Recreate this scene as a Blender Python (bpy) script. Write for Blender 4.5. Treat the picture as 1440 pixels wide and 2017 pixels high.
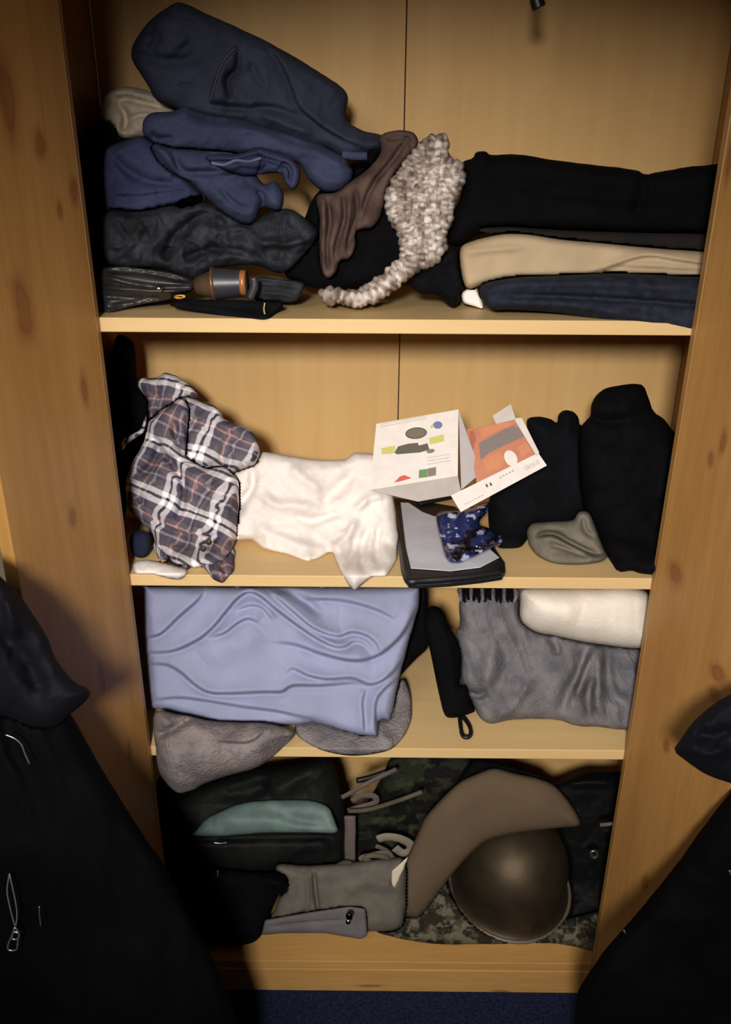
import bpy, math, random
import numpy as np
from mathutils import Vector, Matrix
from mathutils.geometry import delaunay_2d_cdt
scene = bpy.context.scene
for o in list(bpy.data.objects): bpy.data.objects.remove(o)
COL = scene.collection

# ------------------------------------------------------------------ camera
FPX = 1583.6; PIT = .3943; YAW = .0047; ROL = .0055
CAM = np.array([-.0384, -1.2485, 1.6776])
cs, sn = math.cos, math.sin
Fv = np.array([-sn(YAW)*cs(PIT), cs(YAW)*cs(PIT), -sn(PIT)])
R0 = np.array([cs(YAW), sn(YAW), 0.]); U0 = np.cross(R0, Fv)
Rv = R0*cs(ROL)+U0*sn(ROL); Uv = -R0*sn(ROL)+U0*cs(ROL)
cd = bpy.data.cameras.new('camera'); cam = bpy.data.objects.new('camera', cd); COL.objects.link(cam)
cam.matrix_world = Matrix(((Rv[0], Uv[0], -Fv[0], CAM[0]), (Rv[1], Uv[1], -Fv[1], CAM[1]), (Rv[2], Uv[2], -Fv[2], CAM[2]), (0, 0, 0, 1)))
cd.sensor_fit = 'HORIZONTAL'; cd.sensor_width = 36; cd.lens = 36*FPX/1440; cd.clip_start = .02
scene.camera = cam

# ------------------------------------------------------------------ light
w = bpy.data.worlds.new('room_dark'); scene.world = w; w.use_nodes = True
w.node_tree.nodes['Background'].inputs[0].default_value = (1, .86, .72, 1)
w.node_tree.nodes['Background'].inputs[1].default_value = .02
def lamp(name, kind, loc, aim, energy, col, **k):
    d = bpy.data.lights.new(name, kind); o = bpy.data.objects.new(name, d); COL.objects.link(o)
    o.location = loc; d.energy = energy; d.color = col
    o.rotation_euler = (Vector(aim)-Vector(loc)).to_track_quat('-Z', 'Y').to_euler()
    for a, b in k.items(): setattr(d, a, b)
    return o
lamp('phone_torch', 'SPOT', (-.20, -1.95, 1.98), (.02, .1, .90), 225, (1, .96, .93), spot_size=math.radians(62), spot_blend=1.0, shadow_soft_size=.11)
lamp('ceiling_lamp', 'AREA', (-.8, -1.7, 2.45), (0, .3, 1.0), 9, (1, .92, .82), shape='SQUARE', size=.6)
vs = scene.view_settings
vs.view_transform = 'Standard'; vs.look = 'None'; vs.gamma = 1; vs.use_curve_mapping = False; vs.exposure = 0.0

# ------------------------------------------------------------------ projection helpers (photo pixel + real plane -> world point)
def rays(xy):
    xy = np.atleast_2d(np.asarray(xy, float))
    return np.outer((xy[:, 0]-720)/FPX, Rv) - np.outer((xy[:, 1]-1008.5)/FPX, Uv) + Fv
def atY(x, y, Y=0.):
    r = rays([(x, y)])[0]; t = (Y-CAM[1])/r[1]; return Vector(CAM+t*r)
def atZ(x, y, Z):
    r = rays([(x, y)])[0]; t = (Z-CAM[2])/r[2]; return Vector(CAM+t*r)
def px(T, pts): return [(T[0]+p[0]/T[2], T[1]+p[1]/T[2]) for p in pts]
A = (130, 0, 2.0571); B = (580, 200, 1.6744); C = (200, 640, 2.3226); D = (690, 740, 2.1818); E = (260, 1130, 2.4)
F = (780, 1130, 2.7692); G = (290, 1460, 3.0638); H = (640, 1470, 2.4); I = (0, 1080, 2.1522); J = (1100, 1300, 2.8118); K = (180, 370, 3.0); N = (0, 0, 1)

# ------------------------------------------------------------------ materials
def lin(c):
    return tuple(((v/255)/12.92 if v/255 <= .04045 else ((v/255+.055)/1.055)**2.4) for v in c)+(1,)
def newmat(name):
    m = bpy.data.materials.new(name); m.use_nodes = True
    nt = m.node_tree; return m, nt, nt.nodes['Principled BSDF']
def nd(nt, t, **k):
    n = nt.nodes.new(t)
    for a, b in k.items():
        if a.startswith('i_'):
            key = a[2:]; n.inputs[int(key) if key.isdigit() else key].default_value = b
        else: setattr(n, a, b)
    return n
def cloth_mat(name, c, c2=None, rough=.9, bump=.35, scale=260, var=14, sheen=0., spec=.25, dist=.0012, mscale=None):
    m, nt, b = newmat(name); L = nt.links.new
    tc = nd(nt, 'ShaderNodeTexCoord')
    n1 = nd(nt, 'ShaderNodeTexNoise', i_Scale=var, i_Detail=5.)
    L(tc.outputs['Object'], n1.inputs['Vector'])
    mx = nd(nt, 'ShaderNodeMix', data_type='RGBA')
    c2 = c2 or tuple(v*.72 for v in c)
    mx.inputs[6].default_value = lin(c2); mx.inputs[7].default_value = lin(c)
    mr = nd(nt, 'ShaderNodeMapRange'); mr.inputs[1].default_value = .35; mr.inputs[2].default_value = .62
    L(n1.outputs['Fac'], mr.inputs[0]); L(mr.outputs[0], mx.inputs[0]); L(mx.outputs[2], b.inputs['Base Color'])
    n2 = nd(nt, 'ShaderNodeTexNoise', i_Scale=float(scale), i_Detail=3.)
    L(tc.outputs['Object'], n2.inputs['Vector'])
    bp = nd(nt, 'ShaderNodeBump', i_Strength=bump, i_Distance=dist)
    L(n2.outputs['Fac'], bp.inputs['Height']); L(bp.outputs[0], b.inputs['Normal'])
    b.inputs['Roughness'].default_value = rough; b.inputs['Specular IOR Level'].default_value = spec
    b.inputs['Sheen Weight'].default_value = sheen
    return m
def plain_mat(name, c, rough=.5, metal=0., spec=.5, coat=0.):
    m, nt, b = newmat(name); L = nt.links.new
    tc = nd(nt, 'ShaderNodeTexCoord'); n = nd(nt, 'ShaderNodeTexNoise', i_Scale=60., i_Detail=3.)
    L(tc.outputs['Object'], n.inputs['Vector'])
    mx = nd(nt, 'ShaderNodeMix', data_type='RGBA'); mx.inputs[6].default_value = lin(tuple(v*.9 for v in c)); mx.inputs[7].default_value = lin(c)
    L(n.outputs['Fac'], mx.inputs[0]); L(mx.outputs[2], b.inputs['Base Color'])
    b.inputs['Roughness'].default_value = rough; b.inputs['Metallic'].default_value = metal
    b.inputs['Specular IOR Level'].default_value = spec; b.inputs['Coat Weight'].default_value = coat
    return m
def pine_mat(name, c1, c2, axis='Z', knots=(), kcol=(112, 58, 30), rough=.42, grain=1.):
    """printed pine foil: streaks along one axis, knots at given object-space spots (u, v, half width, half length)"""
    m, nt, b = newmat(name); L = nt.links.new
    tc = nd(nt, 'ShaderNodeTexCoord'); mp = nd(nt, 'ShaderNodeMapping')
    L(tc.outputs['Object'], mp.inputs[0])
    st = {'Z': (22, 22, 1.3), 'X': (1.3, 22, 22)}[axis]
    mp.inputs['Scale'].default_value = st
    n = nd(nt, 'ShaderNodeTexNoise', i_Scale=1., i_Detail=6., i_Distortion=.6); L(mp.outputs[0], n.inputs['Vector'])
    mr = nd(nt, 'ShaderNodeMapRange'); mr.inputs[1].default_value = .3; mr.inputs[2].default_value = .7
    L(n.outputs['Fac'], mr.inputs[0])
    mx = nd(nt, 'ShaderNodeMix', data_type='RGBA'); mx.inputs[6].default_value = lin(c1); mx.inputs[7].default_value = lin(c2)
    L(mr.outputs[0], mx.inputs[0]); out = mx.outputs[2]
    # fine pores
    mp2 = nd(nt, 'ShaderNodeMapping'); mp2.inputs['Scale'].default_value = tuple(v*9 for v in st); L(tc.outputs['Object'], mp2.inputs[0])
    nf = nd(nt, 'ShaderNodeTexNoise', i_Scale=1., i_Detail=4.); L(mp2.outputs[0], nf.inputs['Vector'])
    mf = nd(nt, 'ShaderNodeMix', data_type='RGBA', blend_type='MULTIPLY', i_0=.28*grain)
    L(out, mf.inputs[6]); L(nf.outputs['Fac'], mf.inputs[7]); out = mf.outputs[2]
    wob = nd(nt, 'ShaderNodeTexNoise', i_Scale=14., i_Detail=3.); L(tc.outputs['Object'], wob.inputs['Vector'])
    for (u, v, ru, rv) in knots:
        k = nd(nt, 'ShaderNodeMapping'); L(tc.outputs['Object'], k.inputs[0])
        if axis == 'Z':
            sc = (1/ru, 0, 1/rv); loc = (-u/ru, 0, -v/rv)
        else:
            sc = (1/rv, 0, 1/ru); loc = (-u/rv, 0, -v/ru)
        k.inputs['Scale'].default_value = sc; k.inputs['Location'].default_value = loc
        ad = nd(nt, 'ShaderNodeVectorMath', operation='MULTIPLY_ADD'); L(wob.outputs['Color'], ad.inputs[0]); ad.inputs[1].default_value = (.9, 0, .9); L(k.outputs[0], ad.inputs[2])
        sb = nd(nt, 'ShaderNodeVectorMath', operation='SUBTRACT'); L(ad.outputs[0], sb.inputs[0]); sb.inputs[1].default_value = (.45, 0, .45)
        ln = nd(nt, 'ShaderNodeVectorMath', operation='LENGTH'); L(sb.outputs[0], ln.inputs[0])
        rp = nd(nt, 'ShaderNodeValToRGB'); cr = rp.color_ramp
        cr.elements[0].position = 0; cr.elements[0].color = (.62, .62, .62, 1)
        cr.elements[1].position = 1.; cr.elements[1].color = (0, 0, 0, 1)
        for p, g in ((.28, .6), (.38, .72), (.5, .46), (.72, .2)):
            e = cr.elements.new(p); e.color = (g, g, g, 1)
        L(ln.outputs['Value'], rp.inputs[0])
        kx = nd(nt, 'ShaderNodeMix', data_type='RGBA'); L(rp.outputs[0], kx.inputs[0]); L(out, kx.inputs[6]); kx.inputs[7].default_value = lin(kcol)
        out = kx.outputs[2]
    L(out, b.inputs['Base Color'])
    b.inputs['Roughness'].default_value = rough; b.inputs['Specular IOR Level'].default_value = .35
    return m
def attr_mat(name, rough=.9, bump=.3, scale=400, spec=.2, coat=0., metal=0.):
    """colour comes from the garment's own dye pattern, stored per point in 'dye'"""
    m, nt, b = newmat(name); L = nt.links.new
    at = nd(nt, 'ShaderNodeAttribute', attribute_name='dye'); L(at.outputs['Color'], b.inputs['Base Color'])
    tc = nd(nt, 'ShaderNodeTexCoord'); n2 = nd(nt, 'ShaderNodeTexNoise', i_Scale=float(scale), i_Detail=3.)
    L(tc.outputs['Object'], n2.inputs['Vector'])
    bp = nd(nt, 'ShaderNodeBump', i_Strength=bump, i_Distance=.001); L(n2.outputs['Fac'], bp.inputs['Height']); L(bp.outputs[0], b.inputs['Normal'])
    b.inputs['Roughness'].default_value = rough; b.inputs['Specular IOR Level'].default_value = spec
    b.inputs['Coat Weight'].default_value = coat; b.inputs['Metallic'].default_value = metal
    return m
def plaid_mat(name, rot):
    m, nt, b = newmat(name); L = nt.links.new
    uv = nd(nt, 'ShaderNodeUVMap'); mp = nd(nt, 'ShaderNodeMapping'); mp.inputs['Rotation'].default_value = (0, 0, rot)
    L(uv.outputs[0], mp.inputs[0])
    sx = nd(nt, 'ShaderNodeSeparateXYZ'); L(mp.outputs[0], sx.inputs[0])
    def bands(sock, per, off):
        a = nd(nt, 'ShaderNodeMath', operation='MULTIPLY_ADD'); L(sock, a.inputs[0]); a.inputs[1].default_value = 1/per; a.inputs[2].default_value = off
        f = nd(nt, 'ShaderNodeMath', operation='FRACT'); L(a.outputs[0], f.inputs[0]); return f.outputs[0]
    def ramp(sock, stops):
        r = nd(nt, 'ShaderNodeValToRGB'); cr = r.color_ramp; cr.interpolation = 'LINEAR'
        cr.elements[0].position = stops[0][0]; cr.elements[0].color = stops[0][1]
        cr.elements[1].position = stops[-1][0]; cr.elements[1].color = stops[-1][1]
        for p, c in stops[1:-1]:
            e = cr.elements.new(p); e.color = c
        L(sock, r.inputs[0]); return r.outputs[0]
    g, wh, dk, pk, nv = lin((104, 94, 98)), lin((246, 240, 240)), lin((36, 34, 42)), lin((196, 150, 148)), lin((74, 70, 86))
    st = [(0, g), (.07, g), (.09, wh), (.18, wh), (.195, dk), (.235, dk), (.25, wh), (.34, wh), (.36, nv), (.50, nv), (.52, g), (.60, g), (.61, pk), (.64, pk), (.65, g), (.78, nv), (.80, lin((160, 152, 158))), (.83, lin((160, 152, 158))), (.85, nv), (1, g)]
    c1 = ramp(bands(sx.outputs[0], 1.02, .1), st); c2 = ramp(bands(sx.outputs[1], .98, .35), st)
    mx = nd(nt, 'ShaderNodeMix', data_type='RGBA', i_0=.5); L(c1, mx.inputs[6]); L(c2, mx.inputs[7]); L(mx.outputs[2], b.inputs['Base Color'])
    b.inputs['Roughness'].default_value = .92; b.inputs['Specular IOR Level'].default_value = .15
    return m

# ------------------------------------------------------------------ object helpers
def tag(o, label=None, cat=None, group=None, kind=None):
    if label: o['label'] = label
    if cat: o['category'] = cat
    if group: o['group'] = group
    if kind: o['kind'] = kind
    return o
def link(name, verts, faces, mat, parent=None, smooth=True):
    me = bpy.data.meshes.new(name); me.from_pydata([tuple(v) for v in verts], [], [tuple(f) for f in faces]); me.validate()
    o = bpy.data.objects.new(name, me); COL.objects.link(o)
    if mat: me.materials.append(mat)
    if smooth: me.polygons.foreach_set('use_smooth', [True]*len(me.polygons))
    if parent: o.parent = parent; o.matrix_parent_inverse = Matrix.Translation(-Vector(parent.location))
    return o
def empty(name, loc, label, cat, group=None):
    o = bpy.data.objects.new(name, None); COL.objects.link(o); o.location = loc; o.empty_display_size = .05
    return tag(o, label, cat, group)
def box(name, lo, hi, mat, parent=None, bev=.0015):
    lo, hi = Vector(lo), Vector(hi); c = (lo+hi)/2; s = hi-lo
    v = [(sx*s.x/2, sy*s.y/2, sz*s.z/2) for sx in (-1, 1) for sy in (-1, 1) for sz in (-1, 1)]
    f = [(0, 1, 3, 2), (4, 6, 7, 5), (0, 4, 5, 1), (2, 3, 7, 6), (0, 2, 6, 4), (1, 5, 7, 3)]
    o = link(name, v, f, mat, None, False); o.location = c
    if bev:
        b = o.modifiers.new('bevel', 'BEVEL'); b.width = bev; b.segments = 2
    if parent: o.parent = parent; o.matrix_parent_inverse = Matrix.Translation(-Vector(parent.location))
    return o
QUEUE = []
def tube(name, pts, rad, mat, parent=None, closed=False, n=8, flat=1., sub=4, rot=0., solid=False):
    pts = [Vector(p) for p in pts]
    P = []
    m = len(pts); seg = m if closed else m-1
    for i in range(seg):
        p0 = pts[(i-1) % m] if (closed or i > 0) else pts[0]; p1 = pts[i]; p2 = pts[(i+1) % m]
        p3 = pts[(i+2) % m] if (closed or i+2 < m) else pts[-1]
        for k in range(sub):
            t = k/sub
            P.append(.5*((2*p1)+(-p0+p2)*t+(2*p0-5*p1+4*p2-p3)*t*t+(-p0+3*p1-3*p2+p3)*t**3))
    if not closed: P.append(pts[-1])
    V = []; Fc = []; q = len(P)
    up = Vector((0, -1, 0))
    for i, p in enumerate(P):
        t = (P[(i+1) % q]-P[i-1]) if closed else (P[min(i+1, q-1)]-P[max(i-1, 0)])
        t.normalize(); s = t.cross(up)
        if s.length < 1e-3: s = Vector((1, 0, 0))
        s.normalize(); u = s.cross(t)
        if rot: s, u = s*cs(rot)+u*sn(rot), -s*sn(rot)+u*cs(rot)
        r = rad(i/(q-1)) if callable(rad) else rad
        for k in range(n):
            a = 2*math.pi*k/n
            V.append(p+s*cs(a)*r+u*sn(a)*r*flat)
    for i in range(q if closed else q-1):
        j = (i+1) % q
        for k in range(n):
            l = (k+1) % n; Fc.append((i*n+k, i*n+l, j*n+l, j*n+k))
    if not closed: Fc += [tuple(range(n))[::-1], tuple((q-1)*n+k for k in range(n))]
    o = link(name, V, Fc, mat, parent)
    if solid: QUEUE.append((sum(p.y for p in P)/len(P)-.01, len(QUEUE), o, .001))
    return o

# ------------------------------------------------------------------ cloth builder
def catmull(pts, closed=False, step=5.):
    P = np.asarray(pts, float); m = len(P); out = []
    for i in range(m if closed else m-1):
        p0 = P[(i-1) % m] if (closed or i > 0) else P[0]; p1 = P[i]; p2 = P[(i+1) % m]
        p3 = P[(i+2) % m] if (closed or i+2 < m) else P[-1]
        k = max(1, int(np.hypot(*(p2-p1))/step))
        for j in range(k):
            t = j/k
            out.append(.5*(2*p1+(-p0+p2)*t+(2*p0-5*p1+4*p2-p3)*t*t+(-p0+3*p1-3*p2+p3)*t**3))
    if not closed: out.append(P[-1])
    return np.array(out)
def soften(pts, amt=.22):
    """cut each corner a little so an outline drawn with points comes out as cloth"""
    out = []; m = len(pts)
    for i in range(m):
        a = np.array(pts[i], float); b = np.array(pts[(i+1) % m], float)
        out += [a*(1-amt)+b*amt, a*amt+b*(1-amt)]
    return out
def vnoise(x, y, seed=0):
    xi = np.floor(x).astype(np.int64); yi = np.floor(y).astype(np.int64); fx = x-xi; fy = y-yi
    fx = fx*fx*(3-2*fx); fy = fy*fy*(3-2*fy)
    def h(a, b):
        n = (a*374761393+b*668265263+seed*1442695041) & 0x7fffffff
        n = ((n ^ (n >> 13))*1274126177) & 0x7fffffff
        return ((n ^ (n >> 16)) & 0xffff)/65535.
    return (h(xi, yi)*(1-fx)+h(xi+1, yi)*fx)*(1-fy)+(h(xi, yi+1)*(1-fx)+h(xi+1, yi+1)*fx)*fy
def fbm(x, y, seed=0, octv=3):
    s = 0; a = .5; t = 0
    for o in range(octv):
        s = s+a*vnoise(x*2**o+o*7.3, y*2**o+o*3.1, seed+o*17); t += a; a *= .5
    return s/t*2-1
def segdist(Q, P):
    """distance, signed side (left of travel in photo = positive) and run along a polyline"""
    a = P[:-1]; b = P[1:]; ab = b-a; L2 = (ab**2).sum(1)+1e-9
    L = np.sqrt(L2); cum = np.concatenate([[0], np.cumsum(L)])
    best = np.full(len(Q), 1e9); side = np.zeros(len(Q)); run = np.zeros(len(Q))
    for i in range(len(a)):
        d = Q-a[i]; t = np.clip((d@ab[i])/L2[i], 0, 1); e = d-t[:, None]*ab[i]; q = (e**2).sum(1)
        m = q < best; best[m] = q[m]
        side[m] = np.sign(ab[i][0]*d[m, 1]-ab[i][1]*d[m, 0]); run[m] = cum[i]+t[m]*L[i]
    return np.sqrt(best), side, run/cum[-1]
def cloth(name, T, outline, Y0, mat, **k):
    """register a garment; garments are shaped front to back in settle() so that each one lies behind what covers it"""
    o = bpy.data.objects.new(name, bpy.data.meshes.new(name)); COL.objects.link(o)
    if k.get('parent') is not None: o.parent = k['parent']; o.matrix_parent_inverse = Matrix.Translation(-Vector(k['parent'].location))
    QUEUE.append((k.pop('order', Y0), len(QUEUE), o, T, outline, Y0, mat, k)); return o
OX, OY, OS = -900, -400, 2
OCC = np.zeros((1560, 1640))
def occ_at(V):
    i = np.clip(((V[:, 1]-OY)/OS).astype(int), 0, OCC.shape[0]-1); j = np.clip(((V[:, 0]-OX)/OS).astype(int), 0, OCC.shape[1]-1)
    return i, j
def inside_rows(O, i0, i1, j0, j1):
    m = np.zeros((i1-i0, j1-j0), bool); a = O; b = np.roll(O, -1, 0); xs = OX+(np.arange(j0, j1)+.5)*OS
    for i in range(i0, i1):
        y = OY+(i+.5)*OS; c = (a[:, 1] > y) != (b[:, 1] > y)
        if c.any():
            xc = np.sort(a[c, 0]+(y-a[c, 1])*(b[c, 0]-a[c, 0])/(b[c, 1]-a[c, 1])); m[i-i0] = np.searchsorted(xc, xs) % 2 == 1
    return m
def occ_add(V, t, spread=1, outline=None):
    global OCC
    if outline is not None:
        keep = OCC; OCC = np.zeros_like(keep); occ_add(V, t, spread)
        i0 = max(0, int((outline[:, 1].min()-OY)/OS)-2); i1 = min(OCC.shape[0], int((outline[:, 1].max()-OY)/OS)+3); j0 = max(0, int((outline[:, 0].min()-OX)/OS)-2); j1 = min(OCC.shape[1], int((outline[:, 0].max()-OX)/OS)+3)
        m = inside_rows(outline, i0, i1, j0, j1); e = m.copy(); e[1:] &= m[:-1]; e[:-1] &= m[1:]; e[:, 1:] &= m[:, :-1]; e[:, :-1] &= m[:, 1:]; m = e; keep[i0:i1, j0:j1] = np.maximum(keep[i0:i1, j0:j1], np.where(m, OCC[i0:i1, j0:j1], 0)); OCC = keep; return
    i, j = occ_at(V)
    for a in range(-spread, spread+1):
        for b in range(-spread, spread+1):
            np.maximum.at(OCC, (np.clip(i+a, 0, OCC.shape[0]-1), np.clip(j+b, 0, OCC.shape[1]-1)), t)
def occ_ramp(V, drop=.003, n=3):
    i0 = max(0, int((V[:, 1].min()-OY)/OS)-12); i1 = int((V[:, 1].max()-OY)/OS)+12; j0 = max(0, int((V[:, 0].min()-OX)/OS)-12); j1 = int((V[:, 0].max()-OX)/OS)+12
    G_ = OCC[i0:i1, j0:j1].copy()
    for _ in range(n):
        Q = G_-drop; H_ = G_.copy()
        H_[1:] = np.maximum(H_[1:], Q[:-1]); H_[:-1] = np.maximum(H_[:-1], Q[1:]); H_[:, 1:] = np.maximum(H_[:, 1:], Q[:, :-1]); H_[:, :-1] = np.maximum(H_[:, :-1], Q[:, 1:])
        G_ = H_
    a = np.clip((V[:, 1]-OY)/OS-.5-i0, 0, G_.shape[0]-1.01); b = np.clip((V[:, 0]-OX)/OS-.5-j0, 0, G_.shape[1]-1.01); i = a.astype(int); j = b.astype(int); u = a-i; v = b-j
    return (G_[i, j]*(1-v)+G_[i, j+1]*v)*(1-u)+(G_[i+1, j]*(1-v)+G_[i+1, j+1]*v)*u
def occ_solid(o, pad=.002):
    """a hard thing already in place: garments settle behind it"""
    bpy.context.view_layer.update(); me = o.data; n = len(me.vertices)
    P = np.array([tuple(o.matrix_world @ v.co) for v in me.vertices])
    q = P-CAM; t = q@Fv; V = np.stack([720+FPX*(q@Rv)/t, 1008.5-FPX*(q@Uv)/t], 1)
    for p in me.polygons:
        idx = list(p.vertices); c = V[idx]; tt = t[idx].max()
        k = max(1, int(max(np.ptp(c[:, 0]), np.ptp(c[:, 1]))/2.5)+1)
        wts = [(a/k, b/k) for a in range(k+1) for b in range(k+1)]
        if len(idx) == 4: S = np.array([c[0]*(1-a)*(1-b)+c[1]*a*(1-b)+c[2]*a*b+c[3]*(1-a)*b for a, b in wts])
        else: S = np.array([c[0]+(c[1]-c[0])*a+(c[-1]-c[0])*b*(1-a) for a, b in wts])
        occ_add(S, np.full(len(S), tt+pad), 0)
def settle():
    for q in sorted(QUEUE, key=lambda q: (q[0], q[1])):
        if len(q) == 4: occ_solid(q[2], q[3])
        else: shape(q[2], q[3], q[4], q[5], q[6], **q[7])
def shape(o, T, outline, Y0, mat, lean=0., thick=.05, puff=.02, rim=40, folds=(), crump=0., cs_=60, cdir=None, zs=None, res=5.,
          parent=None, seed=1, hard=False, dye=None, edge=1.0, back=None, smooth=.22, zref=None, fine=0., lumps=None, fk=1.4, uvw=0.):
    """A garment: outline (points seen in the photograph) on a leaning plane Y = Y0 + lean*(Z - zref), filled, padded out and folded.
    folds: (points, width px, height m[, 's'])  ridge (+) or valley (-), 's' = one layer lying over another, the left side is the upper layer"""
    O = px(T, outline)
    O = np.array(soften(O, smooth)) if not hard else np.array(O)
    O = catmull(O, True, res*1.2) if not hard else np.array([p for i in range(len(O)) for p in np.linspace(O[i], O[(i+1) % len(O)], max(2, int(np.hypot(*(O[(i+1) % len(O)]-O[i]))/res)), endpoint=False)])
    keep = [0]
    for i in range(1, len(O)):
        if np.hypot(*(O[i]-O[keep[-1]])) > res*.45: keep.append(i)
    O = O[keep]; nb = len(O)
    if edge and crump:
        k = fbm(O[:, 0]/22, O[:, 1]/22, seed+5, 2); O = O+np.stack([k, np.roll(k, 7)], 1)*edge
    x0, y0 = O.min(0); x1, y1 = O.max(0)
    gx, gy = np.meshgrid(np.arange(x0, x1, res), np.arange(y0, y1, res*.866)); gx = gx+(np.arange(gx.shape[0]) % 2)[:, None]*res*.5
    Q = np.stack([gx.ravel(), gy.ravel()], 1)
    ins = np.zeros(len(Q), bool); a = O; b = np.roll(O, -1, 0)
    for i in range(nb):
        c = ((a[i, 1] > Q[:, 1]) != (b[i, 1] > Q[:, 1])) & (Q[:, 0] < (b[i, 0]-a[i, 0])*(Q[:, 1]-a[i, 1])/(b[i, 1]-a[i, 1]+1e-12)+a[i, 0])
        ins ^= c
    Q = Q[ins]; loop = np.vstack([O, O[:1]])
    dq, _, _ = segdist(Q, loop); Q = Q[dq > res*.55]; dq = dq[dq > res*.55]
    allp = np.vstack([O, Q])
    rv, _, rf, _, _, _ = delaunay_2d_cdt([Vector(p) for p in allp], [(i, (i+1) % nb) for i in range(nb)], [list(range(nb))], 1, 1e-4)
    V2 = np.array([tuple(v) for v in rv]); dist, _, _ = segdist(V2, loop)
    isb = dist < .05
    e = np.clip(dist/rim, 0, 1); prof = np.sqrt(1-(1-e)**2)
    h = puff*prof
    X, Yp = V2[:, 0], V2[:, 1]
    if crump:
        if cdir is None:
            wx = X+14*fbm(X/50, Yp/50, seed+3); wy = Yp+14*fbm(X/50+9, Yp/50, seed+4)
            r = 1-np.abs(fbm(wx/cs_, wy/cs_, seed))*2.4; r2 = 1-np.abs(fbm(wx/cs_*2.1, wy/cs_*2.1, seed+31))*2.4
            h = h+crump*(r*.7+r2*.3)*np.clip(dist/14, 0, 1)
        else:
            a_ = cdir; u = X*cs(a_)+Yp*sn(a_); v = -X*sn(a_)+Yp*cs(a_)
            v = v+10*fbm(u/70, v/70, seed+2)
            r = 1-np.abs(fbm(u/(cs_*3.2), v/cs_*1.3, seed, 3))*2.6
            h = h+crump*r*np.clip(dist/14, 0, 1)
    if fine: h = h+fine*fbm(X/9, Yp/9, seed+77, 2)*np.clip(dist/6, 0, 1)
    for fo in folds:
        fo = (fo[0], fo[1], fo[2]*fk)+tuple(fo[3:])
        P = catmull(px(T, fo[0]), False, 6); d, s, run = segdist(V2, P)
        tp = np.clip(np.minimum(run, 1-run)*5+.05, 0, 1)**.7
        if len(fo) > 3:
            sd = d*s*-1; up = 1/(1+np.exp(-sd/1.7)); prf = up*np.exp(-np.maximum(sd, 0)/fo[1])-.8*(1-up)*np.exp(-np.maximum(-sd, 0)/5.)
        else: prf = np.exp(-(d/fo[1])**2)
        h = h+fo[2]*prf*tp*np.clip(dist/5+.1, 0, 1)
    r = rays(V2)
    if zref is None: zref = zs if zs is not None else 0.
    # ray meets Y = Y0 - h + lean*(Z-zref)
    def meet(hh):
        return (Y0-hh-CAM[1]+lean*(CAM[2]-zref))/(r[:, 1]-lean*r[:, 2])
    t0 = meet(0*h)
    if zs is not None:
        tz = np.where(r[:, 2] < 0, (zs+.0015-CAM[2])/r[:, 2], 1e9); yz = CAM[1]+tz*r[:, 1]
        over = (t0 > tz) & (yz > .0); kk = .018; sm = np.minimum(t0, tz)-kk*np.log1p(np.exp(-np.abs(t0-tz)/kk)); t0 = np.where(yz > 0, np.where(tz < 50, sm, t0), t0)
        lip = (yz <= 0) & (CAM[1]+t0*r[:, 1] > -.004); t0 = np.where(lip, (-.004-CAM[1])/r[:, 1], t0)
    t = t0-h/(r[:, 1]-lean*r[:, 2]*.6)
    if zs is not None: t = np.where(yz > 0, np.minimum(t, tz), t)
    t = np.maximum(t, occ_ramp(V2)+.0015+(lumps[1] if lumps else 0))
    tw = (.4465-CAM[1])/r[:, 1]; t = np.minimum(t, tw)
    Pf = CAM+t[:, None]*r
    if zs is not None: Pf[:, 2] = np.where(Pf[:, 1] > .002, np.maximum(Pf[:, 2], zs+.0012), Pf[:, 2])
    th = thick*prof if back is None else back*np.clip(dist/6, 0, 1)
    tb = np.maximum(t, t0)+th/r[:, 1]; tb = np.minimum(tb, (.4475-CAM[1])/r[:, 1])
    if zs is not None: tb = np.where(yz > 0, np.minimum(tb, np.maximum(tz, t)), tb)
    tb = np.maximum(tb, t)
    Pb = CAM+tb[:, None]*r
    if zs is not None: Pb[:, 2] = np.where(Pb[:, 1] > -.002, np.maximum(Pb[:, 2], zs+.0012), Pb[:, 2])
    occ_add(V2, np.where(isb, t, np.maximum(tb, t))+(lumps[1]*1.5 if lumps else 0), max(1, int(math.ceil(res*.58/OS))), None if lumps else O)
    nV = len(V2); idx = np.where(isb, np.arange(nV), np.arange(nV)+nV)
    verts = np.vstack([Pf, Pb])
    used = np.ones(2*nV, bool); used[nV:][isb] = False
    remap = np.cumsum(used)-1
    faces = []
    for f in rf:
        p, q_, s_ = V2[f[0]], V2[f[1]], V2[f[2]]
        cr = (q_[0]-p[0])*(s_[1]-p[1])-(q_[1]-p[1])*(s_[0]-p[0])
        f = list(f) if cr < 0 else list(f)[::-1]
        faces.append([int(remap[i]) for i in f])
        g = [int(remap[idx[i]]) for i in f][::-1]
        if len(set(g)) == 3 and not all(isb[i] for i in f): faces.append(g)
    vv = verts[used]
    me = o.data
    if parent is None: c0 = vv.mean(0); o.location = c0; vv = vv-c0
    me.from_pydata([tuple(v) for v in vv], [], faces); me.materials.append(mat)
    me.polygons.foreach_set('use_smooth', [True]*len(me.polygons))
    uvl = me.uv_layers.new(name='UVMap'); V22 = np.vstack([V2, V2])[used]
    hh = np.concatenate([h, h])[used]
    uvv = V22/100+np.stack([hh*6+uvw*fbm(V22[:, 0]/45, V22[:, 1]/45, 5, 2), hh*4+uvw*fbm(V22[:, 0]/45+9, V22[:, 1]/45, 8, 2)], 1)
    li = np.empty(len(me.loops), np.int32); me.loops.foreach_get('vertex_index', li)
    uvl.data.foreach_set('uv', uvv[li].astype(np.float32).ravel())
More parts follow.
